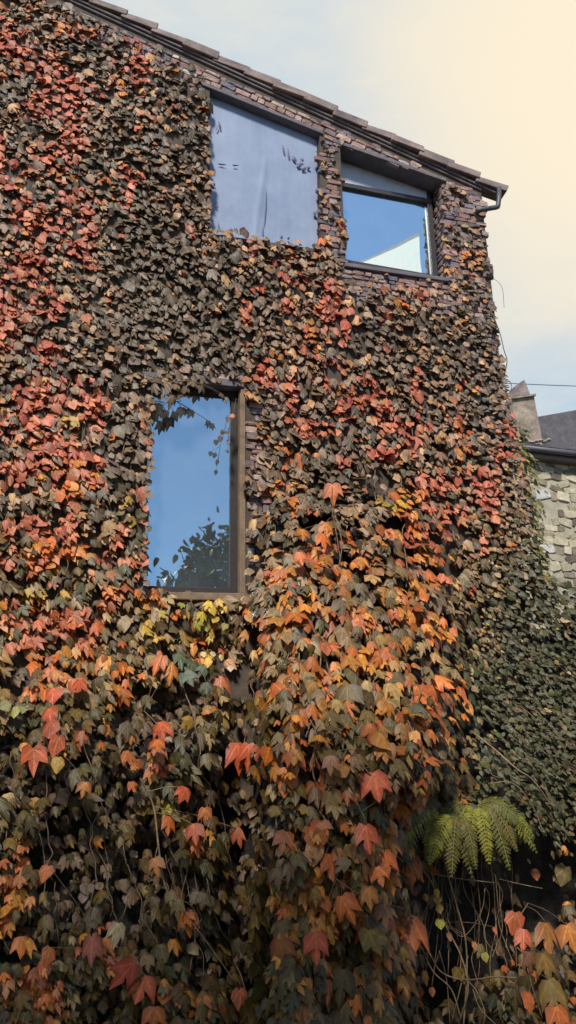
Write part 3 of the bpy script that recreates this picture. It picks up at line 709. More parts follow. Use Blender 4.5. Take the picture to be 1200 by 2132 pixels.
# dark tangle behind the leaves where the growth stands off the wall
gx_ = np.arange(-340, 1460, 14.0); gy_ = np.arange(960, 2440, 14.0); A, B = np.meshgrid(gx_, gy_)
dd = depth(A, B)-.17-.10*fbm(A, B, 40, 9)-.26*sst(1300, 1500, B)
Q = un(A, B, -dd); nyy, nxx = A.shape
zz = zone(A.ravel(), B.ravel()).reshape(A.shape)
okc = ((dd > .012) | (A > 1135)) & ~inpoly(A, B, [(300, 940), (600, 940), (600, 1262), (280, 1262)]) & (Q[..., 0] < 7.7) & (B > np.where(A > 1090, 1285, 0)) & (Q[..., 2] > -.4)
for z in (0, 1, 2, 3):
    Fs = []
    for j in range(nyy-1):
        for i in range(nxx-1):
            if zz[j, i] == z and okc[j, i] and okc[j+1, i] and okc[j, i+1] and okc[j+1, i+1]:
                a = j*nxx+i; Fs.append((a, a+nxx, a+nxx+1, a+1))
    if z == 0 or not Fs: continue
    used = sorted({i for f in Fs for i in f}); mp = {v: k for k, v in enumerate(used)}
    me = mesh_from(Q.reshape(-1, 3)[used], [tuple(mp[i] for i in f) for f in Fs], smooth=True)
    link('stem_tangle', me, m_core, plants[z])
# climbing stems
def wander(x, y, n, dx, dy, off, jit=9):
    pts = []
    for i in range(n):
        x += dx+random.gauss(0, jit); y += dy+random.gauss(0, jit*.6)
        pts.append((x, y))
    a = np.array(pts); D = depth(a[:, 0], a[:, 1])+off+.02*np.array([random.random() for _ in pts])
    return [tuple(q) for q in un(a[:, 0], a[:, 1], -D)]
st = {0: [], 1: [], 2: [], 3: []}
for k in range(34):
    x0 = random.uniform(-100, 880); y0 = random.uniform(900, 1300)
    pts = wander(x0, y0, 12, random.uniform(-3, 6), -28, -.04)
    q = [(p) for p in pts]
    a = np.array([x0]); 
    if inpoly(np.array([x0, x0, x0]), np.array([y0, y0-170, y0-300]), [(280, 760), (540, 760), (540, 1270), (280, 1270)]).any() : continue
    st[0].append((smooth_path(pts, 3), .006))
for k in range(26):
    pts = wander(random.uniform(560, 900), random.uniform(1150, 1600), 12, random.uniform(-3, 5), 26, -.05); st[1].append((smooth_path(pts, 3), random.uniform(.004, .008)))
for k in range(26):
    pts = wander(random.uniform(-100, 520), random.uniform(1380, 1900), 12, random.uniform(-4, 9), 24, random.choice([-.14, -.08, -.03]), 6); st[2].append((smooth_path(pts, 3), random.uniform(.0025, .006)))
for k in range(36):
    pts = wander(random.uniform(980, 1250), random.uniform(1290, 1600), 9, random.uniform(8, 26), 14, -.02, 10); st[3].append((smooth_path(pts, 3), random.uniform(.003, .006)))
for z in st:
    for one in st[z]: link('stem', tubes([one]), m_twig, plants[z])

# ------------------------------------------------------------------ distinct sprigs with their own leaves
def place_leaf(pt, size_m, colr, parent, kind='lobed', roll=0., tilt=22., tw=0., name='leaf'):
    """a single larger leaf hanging at pt (its middle), facing outwards"""
    N_ = np.array([-.16, -.98, .1]); N_ /= np.linalg.norm(N_)
    g = np.array([0, 0, -1.]); g = unit(g-N_*(g@N_)); s = np.cross(g, N_); s = s*np.sign(s[0]) if abs(s[0]) > 1e-6 else s
    ro = RAD(roll); g2 = unit(g*math.cos(ro)+s*math.sin(ro)); t = RAD(tilt)
    tp = unit(g2*math.cos(t)+N_*math.sin(t)); n2 = unit(N_*math.cos(t)-g2*math.sin(t))
    w = RAD(tw); sd = np.cross(tp, n2); n2 = unit(n2*math.cos(w)+sd*math.sin(w))
    base = np.array(pt)-tp*size_m*.45
    L = build_leaves(base[None], np.array([size_m]), tp[None], n2[None], lin(colr)[None], kind, name, .3, .3)
    link(name, merge([L], name), m_leaf, parent)
    return base
def sprig(name, label, cat, stem_px, leaves, out=.12, rad=.005, group=None, stem_mat=None):
    """stem_px: photo positions the stem passes; leaves: (px, py, size_px, colour, roll)"""
    a = np.array(stem_px, float); D = depth(a[:, 0], a[:, 1])+out
    pts = un(a[:, 0], a[:, 1], -D)
    o = tag(empty(name, tuple(pts[0])), label, cat, group)
    paths = [(smooth_path(pts, 6), rad)]
    ap = np.array(paths[0][0])
    for it in leaves:
        lx, ly, sz, c = it[:4]; ro = it[4] if len(it) > 4 else random.uniform(-25, 25); kd = it[5] if len(it) > 5 else 'lobed'
        dl = float(depth(np.array([lx]), np.array([ly]))[0])+out+.05+random.uniform(0, .06)
        p = un(lx, ly, -dl); s = .90*sz/(F/((p-CAM)@fw))
        b = place_leaf(p, s, c, o, kd, ro, random.uniform(10, 32), random.uniform(-20, 20))
        j = int(np.argmin(((ap-b)**2).sum(1))); q = ap[max(j-2, 0)]
        m = (q+b)/2+np.array([0, -.02, .02]); paths.append((smooth_path([q, m, b], 4), rad*.5))
    link('stem', tubes(paths), stem_mat or m_twig, o)
    return o
R1, R2, O1, O2, Y1, BR, OL = (202, 98, 56), (180, 86, 56), (206, 112, 50), (194, 124, 54), (200, 160, 70), (140, 98, 68), (120, 102, 54)
sprig('trailing_ivy', 'trailing ivy strand with bright orange-red lobed leaves left of the fern', 'ivy sprig', [(735, 1640), (752, 1690), (790, 1760), (835, 1790), (875, 1835)],
      [(765, 1742, 62, R1, 4), (805, 1790, 56, O1, 0), (790, 1822, 50, O1, 8), (858, 1812, 58, O1, -6), (815, 1838, 44, O2, 4), (840, 1700, 52, BR, -20), (818, 1668, 36, BR, -30)])
sprig('trailing_ivy', 'trailing ivy strand ending in a large rusty orange leaf, by thin bare vines', 'ivy sprig', [(700, 1830), (745, 1860), (800, 1880), (850, 1900), (885, 1960)],
      [(722, 1888, 60, O1, 20), (770, 1866, 50, O2, 0), (800, 1900, 56, BR, 10), (858, 1940, 92, (214, 120, 66), -8), (778, 1965, 80, OL, 12), (660, 1968, 64, (200, 96, 62), 0), (845, 2050, 58, O2, 0), (850, 1985, 60, BR, -5)])
sprig('trailing_ivy', 'ivy strand with one large salmon-red lobed leaf on the mound', 'ivy sprig', [(735, 1560), (760, 1600), (800, 1640), (830, 1665)], [(783, 1632, 66, R1, 5), (742, 1585, 36, BR, 20), (690, 1590, 44, BR, -10)])
sprig('trailing_ivy', 'string of rounded coral leaves hanging down the shadowy thicket', 'ivy sprig', [(120, 1420), (112, 1470), (120, 1520), (105, 1560), (70, 1590)],
      [(110, 1446, 44, R1, 0, 'heart'), (104, 1488, 44, R1, 10, 'heart'), (104, 1518, 50, (200, 100, 74), 0, 'heart'), (116, 1552, 56, R1, -10, 'heart'), (70, 1578, 70, R1, 10, 'lobed'), (120, 1590, 40, Y1, 0, 'heart'), (165, 1430, 46, R2, 0), (175, 1640, 36, O2, -10)])
sprig('trailing_ivy', 'ivy sprig with three pointed red leaves over a black gap', 'ivy sprig', [(480, 1530), (500, 1550), (530, 1565), (555, 1560)], [(498, 1566, 60, R1, 10), (517, 1570, 54, R1, -5), (540, 1562, 40, R2, -20)])
sprig('trailing_ivy', 'ivy sprig with red-orange leaves below a drooping yellow leaf', 'ivy sprig', [(300, 1480), (320, 1500), (345, 1530)], [(335, 1518, 56, R1, 5), (328, 1552, 44, O1, 0), (270, 1578, 46, O1, 20), (390, 1505, 36, Y1, -60), (356, 1400, 46, O2, -5), (330, 1380, 50, O1, -25)])
sprig('trailing_ivy', 'ivy sprig with golden orange leaves beneath a dark twig on the mound', 'ivy sprig', [(688, 1050), (695, 1080), (702, 1120), (708, 1160)], [(680, 1100, 44, O2, 0), (676, 1122, 38, O1, 10), (630, 1112, 34, O2, 0), (680, 1165, 34, O2, -10), (625, 1160, 40, O1, 10), (694, 1021, 46, O1, 0)])
sprig('trailing_ivy', 'ivy sprig with orange and ochre leaves at the foot of the bare vines', 'ivy sprig', [(1100, 1880), (1080, 1920), (1090, 1980), (1110, 2060), (1130, 2120)],
      [(1072, 1920, 50, R1, -20, 'heart'), (1090, 1955, 50, (206, 104, 66), -15), (1145, 1945, 66, O2, 0), (1105, 2085, 44, O1, 0, 'heart'), (1140, 2010, 60, (150, 116, 56), 10), (1150, 2075, 80, (150, 122, 56), 0), (1105, 2000, 40, BR, 0), (1165, 2120, 60, O1, 0), (1190, 1950, 60, O2, 10)])
sprig('trailing_ivy', 'ivy strand with two brick-red drooping leaves low in the thicket', 'ivy sprig', [(230, 1990), (260, 2020), (300, 2050), (320, 2100)], [(262, 2025, 66, (186, 84, 58), -40), (295, 2055, 66, (200, 98, 54), -20), (320, 2118, 50, O1, 0), (190, 1975, 60, (160, 88, 66), 0), (100, 1990, 44, O1, -10, 'heart'), (95, 1815, 40, O1, -20, 'heart')])
sprig('trailing_ivy', 'ivy strand with paired orange lobed leaves beside a pale hanging stem', 'ivy sprig', [(292, 1620), (320, 1680), (330, 1760), (340, 1830), (360, 1880)], [(352, 1715, 44, O1, 0), (405, 1732, 46, R1, 5), (382, 1652, 42, R1, -20), (325, 1800, 40, O2, 10), (370, 1890, 44, OL, 0), (355, 1540+330, 36, OL, 10), (500, 2080, 48, R1, 0, 'heart'), (495, 1740, 40, (190, 96, 60), 10)], rad=.009, stem_mat=m_tendril)
sprig('yellow_sprig', 'cluster of bright yellow leaves under the tall window sill', 'leaf cluster', [(400, 1262), (420, 1275), (440, 1280), (470, 1270)],
      [(x, y, s, c, random.uniform(-30, 30), random.choice(('heart', 'lobed'))) for x, y, s, c in [(433, 1258, 26, (206, 180, 64)), (422, 1282, 28, (188, 172, 60)), (444, 1268, 26, (212, 182, 70)), (458, 1254, 24, (204, 168, 76)), (412, 1300, 24, (160, 154, 58)), (430, 1305, 24, (146, 144, 60)), (378, 1262, 24, (150, 146, 62)), (448, 1290, 26, (196, 162, 62)), (388, 1278, 26, (214, 182, 84)), (466, 1268, 22, (224, 190, 84)), (436, 1330, 22, (200, 170, 70)), (468, 1305, 20, (150, 142, 60)), (440, 1315, 22, (186, 150, 64))]], out=.05)
sprig('withered_leaf', 'single withered pale buff leaf hanging upside down over a black gap', 'dead leaf', [(266, 1868), (262, 1890), (252, 1918)], [(245, 1940, 46, (196, 176, 136), 0, 'lobed')], rad=.004, out=.2)
sprig('green_sprig', 'small bright green leaf sprig at the thicket edge', 'leaf cluster', [(-5, 1460), (25, 1475), (55, 1480)], [(12, 1470, 30, (140, 142, 70), 30, 'heart'), (30, 1480, 30, (150, 150, 76), 0, 'heart'), (50, 1476, 24, (126, 132, 66), -20, 'heart'), (90, 1478, 24, (120, 124, 60), -20, 'heart')])
sprig('green_sprig', 'blue-green toothed leaf sprig in the dark hollow under the sill', 'leaf cluster', [(370, 1350), (395, 1380), (420, 1400)], [(375, 1370, 40, (92, 112, 82), 20), (400, 1388, 44, (86, 104, 80), -10), (392, 1412, 40, (78, 96, 74), 30), (422, 1395, 36, (92, 108, 88), -30), (430, 1430, 36, (84, 96, 82), 0)])
sprig('pale_blossom', 'small yellow and cream leaves glowing under the window sill corner', 'leaf cluster', [(420, 1350), (440, 1365), (465, 1380)], [(432, 1378, 26, (236, 190, 90), 0, 'heart'), (425, 1362, 18, (230, 206, 140), 0, 'heart'), (444, 1362, 16, (226, 206, 150), 0, 'heart'), (462, 1368, 16, (220, 196, 140), 0, 'heart'), (480, 1390, 18, (206, 186, 160), 0, 'heart')], out=.2)

DK = (96, 84, 70)
sprig('trailing_ivy', 'dark ivy leaves drooping over the top edge of the tall window', 'ivy sprig', [(305, 780), (335, 790), (365, 795), (395, 792)],
      [(322, 806, 30, DK, 10), (340, 815, 34, (84, 74, 62), 0), (357, 832, 34, DK, -5), (372, 826, 34, (90, 78, 64), 15), (384, 812, 30, DK, 0), (348, 800, 32, (110, 92, 76), 20), (330, 795, 30, DK, 0), (402, 800, 26, (120, 100, 82), 0), (420, 806, 22, DK, -10), (365, 805, 30, (130, 108, 86), 0), (462, 824, 18, DK, 0), (470, 830, 16, DK, 10)], out=.06)
sprig('trailing_ivy', 'ragged fringe of small ivy leaves up the unframed side of the tall window', 'ivy sprig', [(312, 830), (310, 900), (308, 980), (302, 1080), (298, 1180)],
      [(random.uniform(-3, 9)+312-(y-830)*.035, y, random.uniform(16, 25), random.choice([DK, (140, 118, 96), (170, 130, 100), (110, 100, 84), (196, 120, 90)]), random.uniform(-30, 30), 'heart') for y in range(835, 1215, 14)], out=.04, rad=.004)
sprig('trailing_ivy', 'few tiny ivy leaves dangling against the dark frame of the tall window', 'ivy sprig', [(492, 830), (486, 860), (478, 890), (474, 925)],
      [(484, 866, 15, (190, 120, 100), 0, 'heart'), (476, 872, 14, DK, 0, 'heart'), (463, 898, 12, DK, 0, 'heart'), (472, 900, 13, DK, 0, 'heart'), (476, 920, 14, (130, 104, 90), 0, 'heart'), (474, 940, 12, DK, 0, 'heart')], out=.0, rad=.003)

# bare vines in the dark recess under the fern
bv = tag(empty('bare_vines', tuple(U(930, 1900, -.5))), 'tangle of thin bare brown vines hanging in the dark recess under the fern', 'vine')
for ctrl, rd in [([(880, 1810), (905, 1850), (925, 1920), (960, 1990), (975, 2060), (955, 2132)], .009), ([(920, 1770), (935, 1830), (955, 1900), (970, 1960), (972, 2040), (965, 2140)], .010),
                 ([(895, 1818), (960, 1830), (1030, 1838)], .006), ([(820, 1850), (800, 1920), (810, 2000)], .005), ([(825, 1850), (850, 1900), (870, 1950), (900, 2020), (940, 2060), (960, 2120)], .008),
                 ([(1075, 2036), (1030, 2034), (985, 2040), (945, 2036), (915, 2020), (895, 1985)], .009), ([(930, 1880), (935, 1920), (960, 1950), (985, 1930), (1005, 1890), (1010, 1850)], .005),
                 ([(965, 2035), (990, 2060), (1010, 2110), (1000, 2150)], .006), ([(1040, 1640+190), (1080, 1840), (1130, 1850)], .005), ([(890, 1770), (893, 1850), (885, 1930), (890, 1990)], .006),
                 ([(940, 2132), (958, 2060), (975, 1990)], .007), ([(985, 2060), (1000, 2100), (1040, 2140)], .006), ([(915, 1980), (930, 2040), (938, 2140)], .005)]:
    a = np.array(ctrl, float); D = depth(a[:, 0], a[:, 1])+np.array([.12+.08*random.random() for _ in ctrl])
    link('tendril', tubes([(smooth_path(un(a[:, 0], a[:, 1], -D), 5), rd*.8)]), m_tendril, bv)
for k in range(22):
    x = random.uniform(890, 1080); y = random.uniform(1760, 1860); pts_ = [(x, y)]
    for q in range(5):
        x += random.gauss(3, 9); y += random.uniform(28, 60); pts_.append((x, y))
    a = np.array(pts_); D = depth(a[:, 0], a[:, 1])+np.array([random.uniform(-.08, .1) for _ in pts_])
    link('tendril', tubes([(smooth_path(un(a[:, 0], a[:, 1], -D), 5), random.uniform(.0022, .005))]), m_tendril if k % 3 else m_twig, bv)
sprig('leafy_vine', 'thin hanging vine strung with small round yellow-green leaves', 'vine', [(893, 1790), (905, 1850), (912, 1900), (915, 1930)], [(x, y, s, c, 0, 'heart') for x, y, s, c in [(910, 1858, 20, (206, 166, 84)), (912, 1874, 22, (198, 170, 86)), (916, 1892, 22, (188, 160, 76)), (917, 1924, 24, (186, 184, 60)), (886, 1868, 20, (190, 130, 76)), (1033, 1937, 18, (206, 120, 70)), (990, 1970, 20, (226, 150, 80)), (1010, 1992, 22, (170, 162, 60)), (938, 1950, 20, (180, 120, 76)), (900, 2065, 20, (196, 116, 70))]], out=.15, rad=.004, stem_mat=m_tendril)
sprig('bare_branch', 'pale bare twig slanting across the dark green climber', 'branch', [(985, 1525), (1030, 1560), (1075, 1600), (1110, 1625), (1150, 1680)], [], out=.10, rad=.008, stem_mat=m_tendril)
sprig('bare_branch', 'arching bare twig above the fern at the edge of the climber', 'branch', [(1020, 1632), (1060, 1628), (1090, 1650), (1115, 1690), (1130, 1730)], [], out=.12, rad=.005, stem_mat=m_tendril)
sprig('bare_branch', 'dark twig dangling over the top of the ivy mound', 'branch', [(690, 1040), (700, 1080), (712, 1130), (706, 1180)], [(735, 1065, 34, (180, 150, 110), -40)], out=.14, rad=.006)
# wiry shoots at the corner against the sky
def shoot(label, ctrl, r):
    a = np.array(ctrl, float); pts = un(a[:, 0], a[:, 1], -.1)
    tag(link('wiry_shoot', tubes([(smooth_path(pts, 6), r)]), m_twig), label, 'vine')
shoot('long wiry ivy shoot curving off the wall corner against the sky', [(1020, 640), (1040, 690), (1050, 730), (1056, 752), (1050, 785)], .006)
shoot('short wiry ivy loop on the corner near the distant cable', [(1052, 800), (1060, 793), (1066, 805), (1062, 815)], .005)
shoot('hair-thin ivy shoot above the corner, faint against pale sky', [(1012, 590), (1030, 582), (1046, 600), (1050, 640)], .003)

# ------------------------------------------------------------------ fern
m_stalk = mat_mottled('green_stalk', LT(110, 110, 56), LT(140, 138, 70), 9)
fern = tag(empty('fern', tuple(U(960, 1690, -.7))), 'bright yellow-green fern arching out of the dark climber', 'fern')
def frond(ctrl, width, colr):
    a = np.array([c[:2] for c in ctrl], float); D = .78+np.array([c[2] for c in ctrl])
    path = smooth_path(un(a[:, 0], a[:, 1], -D), 7); n = len(path)
    V = []; Fs = []; C = []; UV = []
    view = Vector((-.1, -.9, .45)).normalized()
    cb = lin(colr)
    def pinna(b, dr, nr, L, w, c):
        k0 = len(V); sd = dr.cross(nr).normalized(); N_ = 9
        for i in range(N_):
            t = i/(N_-1); ww = w*(math.sin(math.pi*min(t*.85+.15, 1))**.7)*(1.0 if i % 2 else .5)
            c0 = b+dr*L*t-nr*L*.25*t*t
            for s in (-1, 0, 1):
                V.append(c0+sd*ww*s-nr*abs(s)*ww*.25); C.append(c*(.8+.3*random.random())); UV.append((s*.4, t))
        for i in range(N_-1):
            for s in range(2):
                q = k0+i*3+s; Fs.append((q, q+1, q+4, q+3))
    for i in range(1, n):
        t = i/(n-1); p = path[i]; tg = (path[min(i+1, n-1)]-path[i-1]).normalized(); sd = tg.cross(view).normalized(); nr = sd.cross(tg).normalized()
        env = 1.45*width*(math.sin(math.pi*(.10+.87*t))**.8)
        if nr.dot(view) < 0: nr = -nr
        for s in (-1, 1):
            dr = (sd*s*.86+tg*.42+Vector((random.uniform(-.1, .1), random.uniform(-.2, .1), -.22))).normalized()
            pinna(p, dr, nr, env*random.uniform(.85, 1.1),   .012+.05*env*random.uniform(.8, 1.1), cb*random.uniform(.7, 1.12))
    me = mesh_from(V, Fs, np.array(C), smooth=True)
    a2 = me.attributes.new('leaf_uv', 'FLOAT_VECTOR', 'POINT'); w = np.zeros((len(V), 3), np.float32); w[:, :2] = np.array(UV); a2.data.foreach_set('vector', w.ravel())
    f = link('frond', me, m_fern, fern)
    link('stalk', tubes([(path, .0045)]), m_stalk, f)
G1, G2, G3 = (150, 152, 60), (134, 138, 58), (114, 118, 62)
for bx, by, angs, o_ in ((990, 1678, (-62, -40, -22, -4, 14, 30, 46, 62, 76, 88), 0), (918, 1690, (-84, -62, -38, -14, 10, 34), .12), (955, 1700, (-30, 0, 26), .2)):
    for an in angs:
        an += random.uniform(-7, 7); L = random.uniform(92, 132)*(1.12 if 20 < an < 70 else 1); sa, ca = math.sin(RAD(an)), max(math.cos(RAD(an)), .12)
        q = lambda f, dy, z: (bx+sa*L*f, by+dy*L, z+o_)
        frond([q(0, 0, .05), q(.38, -.12+.20*ca, .22), q(.74, .10+.42*ca, .32), q(1, .34+.68*ca, .34)], random.uniform(.062, .085), random.choice((G1, G1, G2, G3, (118, 112, 58))))

# ------------------------------------------------------------------ neighbouring house beyond the corner
YN = 14.0
nh = tag(empty('neighbour_house', tuple(U(1180, 1100, YN))), 'limewashed stone house with slate roof peeping past the ivy corner', 'house')
e0, e1 = xz(1040, 950, YN), xz(1330, 962, YN); ez = (e0[1]+e1[1])/2
w0x, w1x = e0[0], e1[0]
V, Fs = prism([(w0x, -1), (w1x, -1), (w1x, ez), (w0x, ez)], YN, YN+7)
link('wall', fix(mesh_from(V, Fs)), m_palemortar, nh)
PAL_P = [LT(188, 178, 154), LT(178, 166, 144), LT(156, 146, 126), LT(200, 190, 168), LT(118, 110, 94), LT(184, 174, 150), LT(140, 132, 112)]
link('stonework', stones([([(w0x+.1, 4.0), (w1x, 4.0), (w1x, ez-.1), (w0x+.1, ez-.1)], 0)], YN, .12, .30, .15, .6, 0, PAL_P, .05, -.01, .02, .35, .14), m_pale, nh)
rz1 = ez+2.3
me = mesh_from([(w0x-.2, YN-.35, ez), (w1x+.2, YN-.35, ez), (w1x+.2, YN+3.5, rz1), (w0x-.2, YN+3.5, rz1), (w0x-.2, YN-.35, ez+.12), (w1x+.2, YN-.35, ez+.12), (w1x+.2, YN+3.5, rz1+.12), (w0x-.2, YN+3.5, rz1+.12), (w1x+.2, YN+7.3, ez), (w0x-.2, YN+7.3, ez)],
     [(0, 1, 2, 3), (4, 7, 6, 5), (0, 4, 5, 1), (1, 5, 6, 2), (0, 3, 7, 4), (7, 9, 8, 6), (3, 2, 8, 9)]); nroof = link('roof', fix(me), m_nroof, nh)
sl = []
for r in range(14):
    t = r/14.0; y = YN-.38+3.85*t; z = ez+.122+2.3*t; x = w0x-.2
    while x < w1x:
        w = random.uniform(.25, .45)
        sl.append(([(x, y, z), (x+w-.01, y, z), (x+w-.01, y+.32, z+.19), (x, y+.32, z+.19), (x, y, z+.035), (x+w-.01, y, z+.035), (x+w-.01, y+.32, z+.2), (x, y+.32, z+.2)], [(0, 1, 2, 3), (4, 7, 6, 5), (0, 4, 5, 1), (1, 5, 6, 2), (2, 6, 7, 3), (3, 7, 4, 0)])); x += w
link('slates', fix(mesh_from(*join(sl))), m_nroof, nroof)
gp = lambda py, y: [tuple(U(1030, py-2, y)), tuple(U(1400, py+14, y))]
link('gutter', tubes([([Vector((w0x-.2, YN-.42, ez-.02)), Vector((w1x+.2, YN-.42, ez-.02))], .09)], 10), m_pipe, nh)
link('eaves_board', fix(mesh_from(*prism([(w0x, ez-.22), (w1x, ez-.22), (w1x, ez-.005), (w0x, ez-.005)], YN-.3, YN-.05))), m_fascia, nh)
# second, higher roof behind
V = [tuple(U(1095, 872, 22)), tuple(U(1420, 815, 22)), tuple(U(1420, 990, 22)), tuple(U(1095, 990, 22))]
V += [(x, y+2, z) for x, y, z in V]
far = tag(link('distant_roof', fix(mesh_from(V, [(0, 1, 2, 3), (7, 6, 5, 4), (0, 4, 5, 1), (1, 5, 6, 2), (2, 6, 7, 3), (3, 7, 4, 0)])), m_nroof), 'dark slate roof slope rising behind the tapered chimney', 'roof')
# chimney
yc = YN-.1
cb0, cb1, ct0, ct1 = U(1068, 920, yc), U(1131, 918, yc), U(1070, 828, yc), U(1114, 822, yc)
def frustum(b0, b1, t0, t1, dep, sh=.0):
    V = [b0, b1, b1+Vector((0, dep, 0)), b0+Vector((0, dep, 0)), t0+Vector((0, .05, 0)), t1+Vector((0, .05, 0)), t1+Vector((0, dep-.05, 0)), t0+Vector((0, dep-.05, 0))]
    return V, [(0, 1, 5, 4), (1, 2, 6, 5), (2, 3, 7, 6), (3, 0, 4, 7), (4, 5, 6, 7), (3, 2, 1, 0)]
ch = link('chimney', bevel_mesh(fix(mesh_from(*frustum(cb0-Vector((0, 0, .6)), cb1+Vector((.03, 0, -.6)), ct0, ct1, .6))), .02), m_chim, nh)
# flat coping slab and two leaning cap stones
cw0, cw1 = U(1068, 830, yc-.04), U(1117, 823, yc-.04)
V = [cw0, cw1, cw1+Vector((0, .66, 0)), cw0+Vector((0, .66, 0))]; V += [v+Vector((0, 0, .07)) for v in V]
link('coping', bevel_mesh(fix(mesh_from(V, [(3, 2, 1, 0), (4, 5, 6, 7), (0, 1, 5, 4), (1, 2, 6, 5), (2, 3, 7, 6), (3, 0, 4, 7)])), .012), m_chim, ch)
apx = U(1092, 790, yc+.06); l0 = U(1072, 824, yc+.02); l1 = U(1074, 802, yc+.02); rr = U(1105, 822, yc+.02)
def leaning(a, b, th, d):
    v = (b-a).normalized(); n = Vector((-v.z, 0, v.x))*th
    V = [a, b, b+n, a+n]; V += [q+Vector((0, d, 0)) for q in V]
    return V, [(0, 1, 2, 3), (7, 6, 5, 4), (0, 4, 5, 1), (1, 5, 6, 2), (2, 6, 7, 3), (3, 7, 4, 0)]
link('cap_stone', bevel_mesh(fix(mesh_from(*join([([l0, rr, apx, l1]+[q+Vector((0, .45, 0)) for q in (l0, rr, apx, l1)], [(0, 1, 2, 3), (7, 6, 5, 4), (0, 4, 5, 1), (1, 5, 6, 2), (2, 6, 7, 3), (3, 7, 4, 0)])]))), .01), m_slate, ch)
fl = []
for i in range(9):
    c = U(1074+i*8.5, 919+random.uniform(-3, 3), yc-.12)
    b = bmesh.new(); bmesh.ops.create_icosphere(b, subdivisions=2, radius=1)
    for v in b.verts: v.co *= random.uniform(.8, 1.15)
    fl.append(([(c.x+v.co.x*.09, c.y+v.co.y*.1, c.z+v.co.z*.04) for v in b.verts], [tuple(q.index for q in f.verts) for f in b.faces])); b.free()
link('flaunching', mesh_from(*join(fl), smooth=True), m_palemortar, ch)
# cable in the sky
ca, cbb = U(1030, 797, 30), U(1400, 806, 30)
tag(link('overhead_cable', tubes([(smooth_path([ca, (ca+cbb)/2-Vector((0, 0, .08)), cbb], 8), .022)]), m_cable), 'thin overhead cable crossing the sky behind the chimney', 'cable')
# pale green creeper edging the house corner in front of the neighbour
n = 420
t = rng.random(n); ppx = np.interp(t, [0, .3, .6, 1], [1080, 1096, 1116, 1138])+rng.normal(0, 9, n)*(1+t); ppy = 890+t*400+rng.normal(0, 8, n)
kk = ppx < np.interp(ppy, [890, 1000, 1200, 1300], [1092, 1112, 1142, 1168]); ppx, ppy = ppx[kk], ppy[kk]; n = len(ppx)
N = np.tile(unit(np.array([.5, -.8, .1])), (n, 1)); tp, n2 = orient(ppx, ppy, N)
cg = pick(C_((150, 146, 92), (126, 128, 80), (168, 160, 100), (104, 108, 76), (140, 138, 70)), n)*rng.uniform(.7, 1.1, (n, 1))
o = tag(empty('corner_creeper', tuple(U(1110, 1100, 0))), 'thin yellow-green creeper edging the wall corner beside the limewashed house', 'creeper')
link('foliage', merge([build_leaves(un(ppx, ppy, -.1)+rng.normal(0, .04, (n, 3)), np.full(n, .075)*rng.uniform(.7, 1.3, n), tp, n2, cg, 'oval', 'cc')], 'cc'), m_leaf, o)
a = np.array([(1082, 880), (1096, 980), (1112, 1080), (1130, 1200), (1140, 1290)], float)
link('stem', tubes([(smooth_path(un(a[:, 0], a[:, 1], -.06), 6), .008)]), m_twig, o)

# ------------------------------------------------------------------ ground, lane and what stands across it (mirrored in the panes), plus added shade trees
gm = mesh_from([(-400, -400, -.3), (400, -400, -.3), (400, 400, -.3), (-400, 400, -.3)], [(0, 1, 2, 3)]); tag(link('ground', gm, m_ground), kind='structure')
lm = mesh_from([(-60, -14, -.29), (60, -14, -.29), (60, -4, -.29), (-60, -4, -.29)], [(0, 1, 2, 3)]); tag(link('lane', lm, m_road), kind='structure')
def tree(name, label, base, H, crown_c, crown_r, nleaf, seed):
    r_ = np.random.default_rng(seed); o = tag(empty(name, base), label, 'tree'); b = Vector(base)
    top = Vector(crown_c); path = smooth_path([b, b*.6+top*.4+Vector((.3, .1, 0)), top], 6)
    paths = [(path, [.28-.2*i/(len(path)-1) for i in range(len(path))])]
    P = []
    for k in range(150):
        u_ = r_.normal(size=3); u_ /= np.linalg.norm(u_); u_[2] = u_[2]*.9+.1
        e = np.array(top)+u_*np.array(crown_r)*r_.uniform(.15, 1)**.6
        s = path[int(len(path)*r_.uniform(.5, .95))]; m = (Vector(e)+s)/2+Vector((0, 0, .4))
        paths.append((smooth_path([s, m, Vector(e)], 4), [.07-.055*i/8 for i in range(9)])); 
        m_ = nleaf//150; P.append(e+r_.normal(size=(m_, 3))*np.array(crown_r)*.085)
    P = np.concatenate(P); n = len(P)
    tp = unit(r_.normal(size=(n, 3))+np.array([0, 0, -.6])); nn_ = unit(r_.normal(size=(n, 3)))
    c = pick(C_((62, 66, 44), (74, 70, 44), (52, 58, 40), (84, 70, 44)), n)
    link('crown', merge([build_leaves(P, r_.uniform(.13, .26, n), tp, nn_, c, 'oval', name)], name), m_leaf, o)
    link('trunk', tubes(paths, 7), m_bark, o)
    return o
tree('broad_tree', 'dark leafy tree across the lane, mirrored in the tall window', (7.0, -12.5, -.3), 12, (6.2, -12.5, 5.7), (3.0, 2.4, 4.7), 40000, 3)
proto = tree('shade_tree', 'tall unseen tree added across the lane to shade the foot of the ivy', (-3.5, -13.2, -.3), 17, (-3.5, -13.2, 8.9), (3.9, 3.0, 6.0), 22000, 8)  # out of view, added to cast soft shade on the lower ivy
proto['group'] = 'added shade trees across the lane'
for x, y, r_ in ((-11.0, -13.0, 1.3), (-1.6, -14.6, 2.6)):
    t2 = proto.copy(); col.objects.link(t2); t2.location = (x, y, -.3); t2.rotation_euler = (0, 0, r_)
    for c_ in proto.children:
        q = c_.copy(); col.objects.link(q); q.parent = t2; q.matrix_parent_inverse = c_.matrix_parent_inverse.copy()
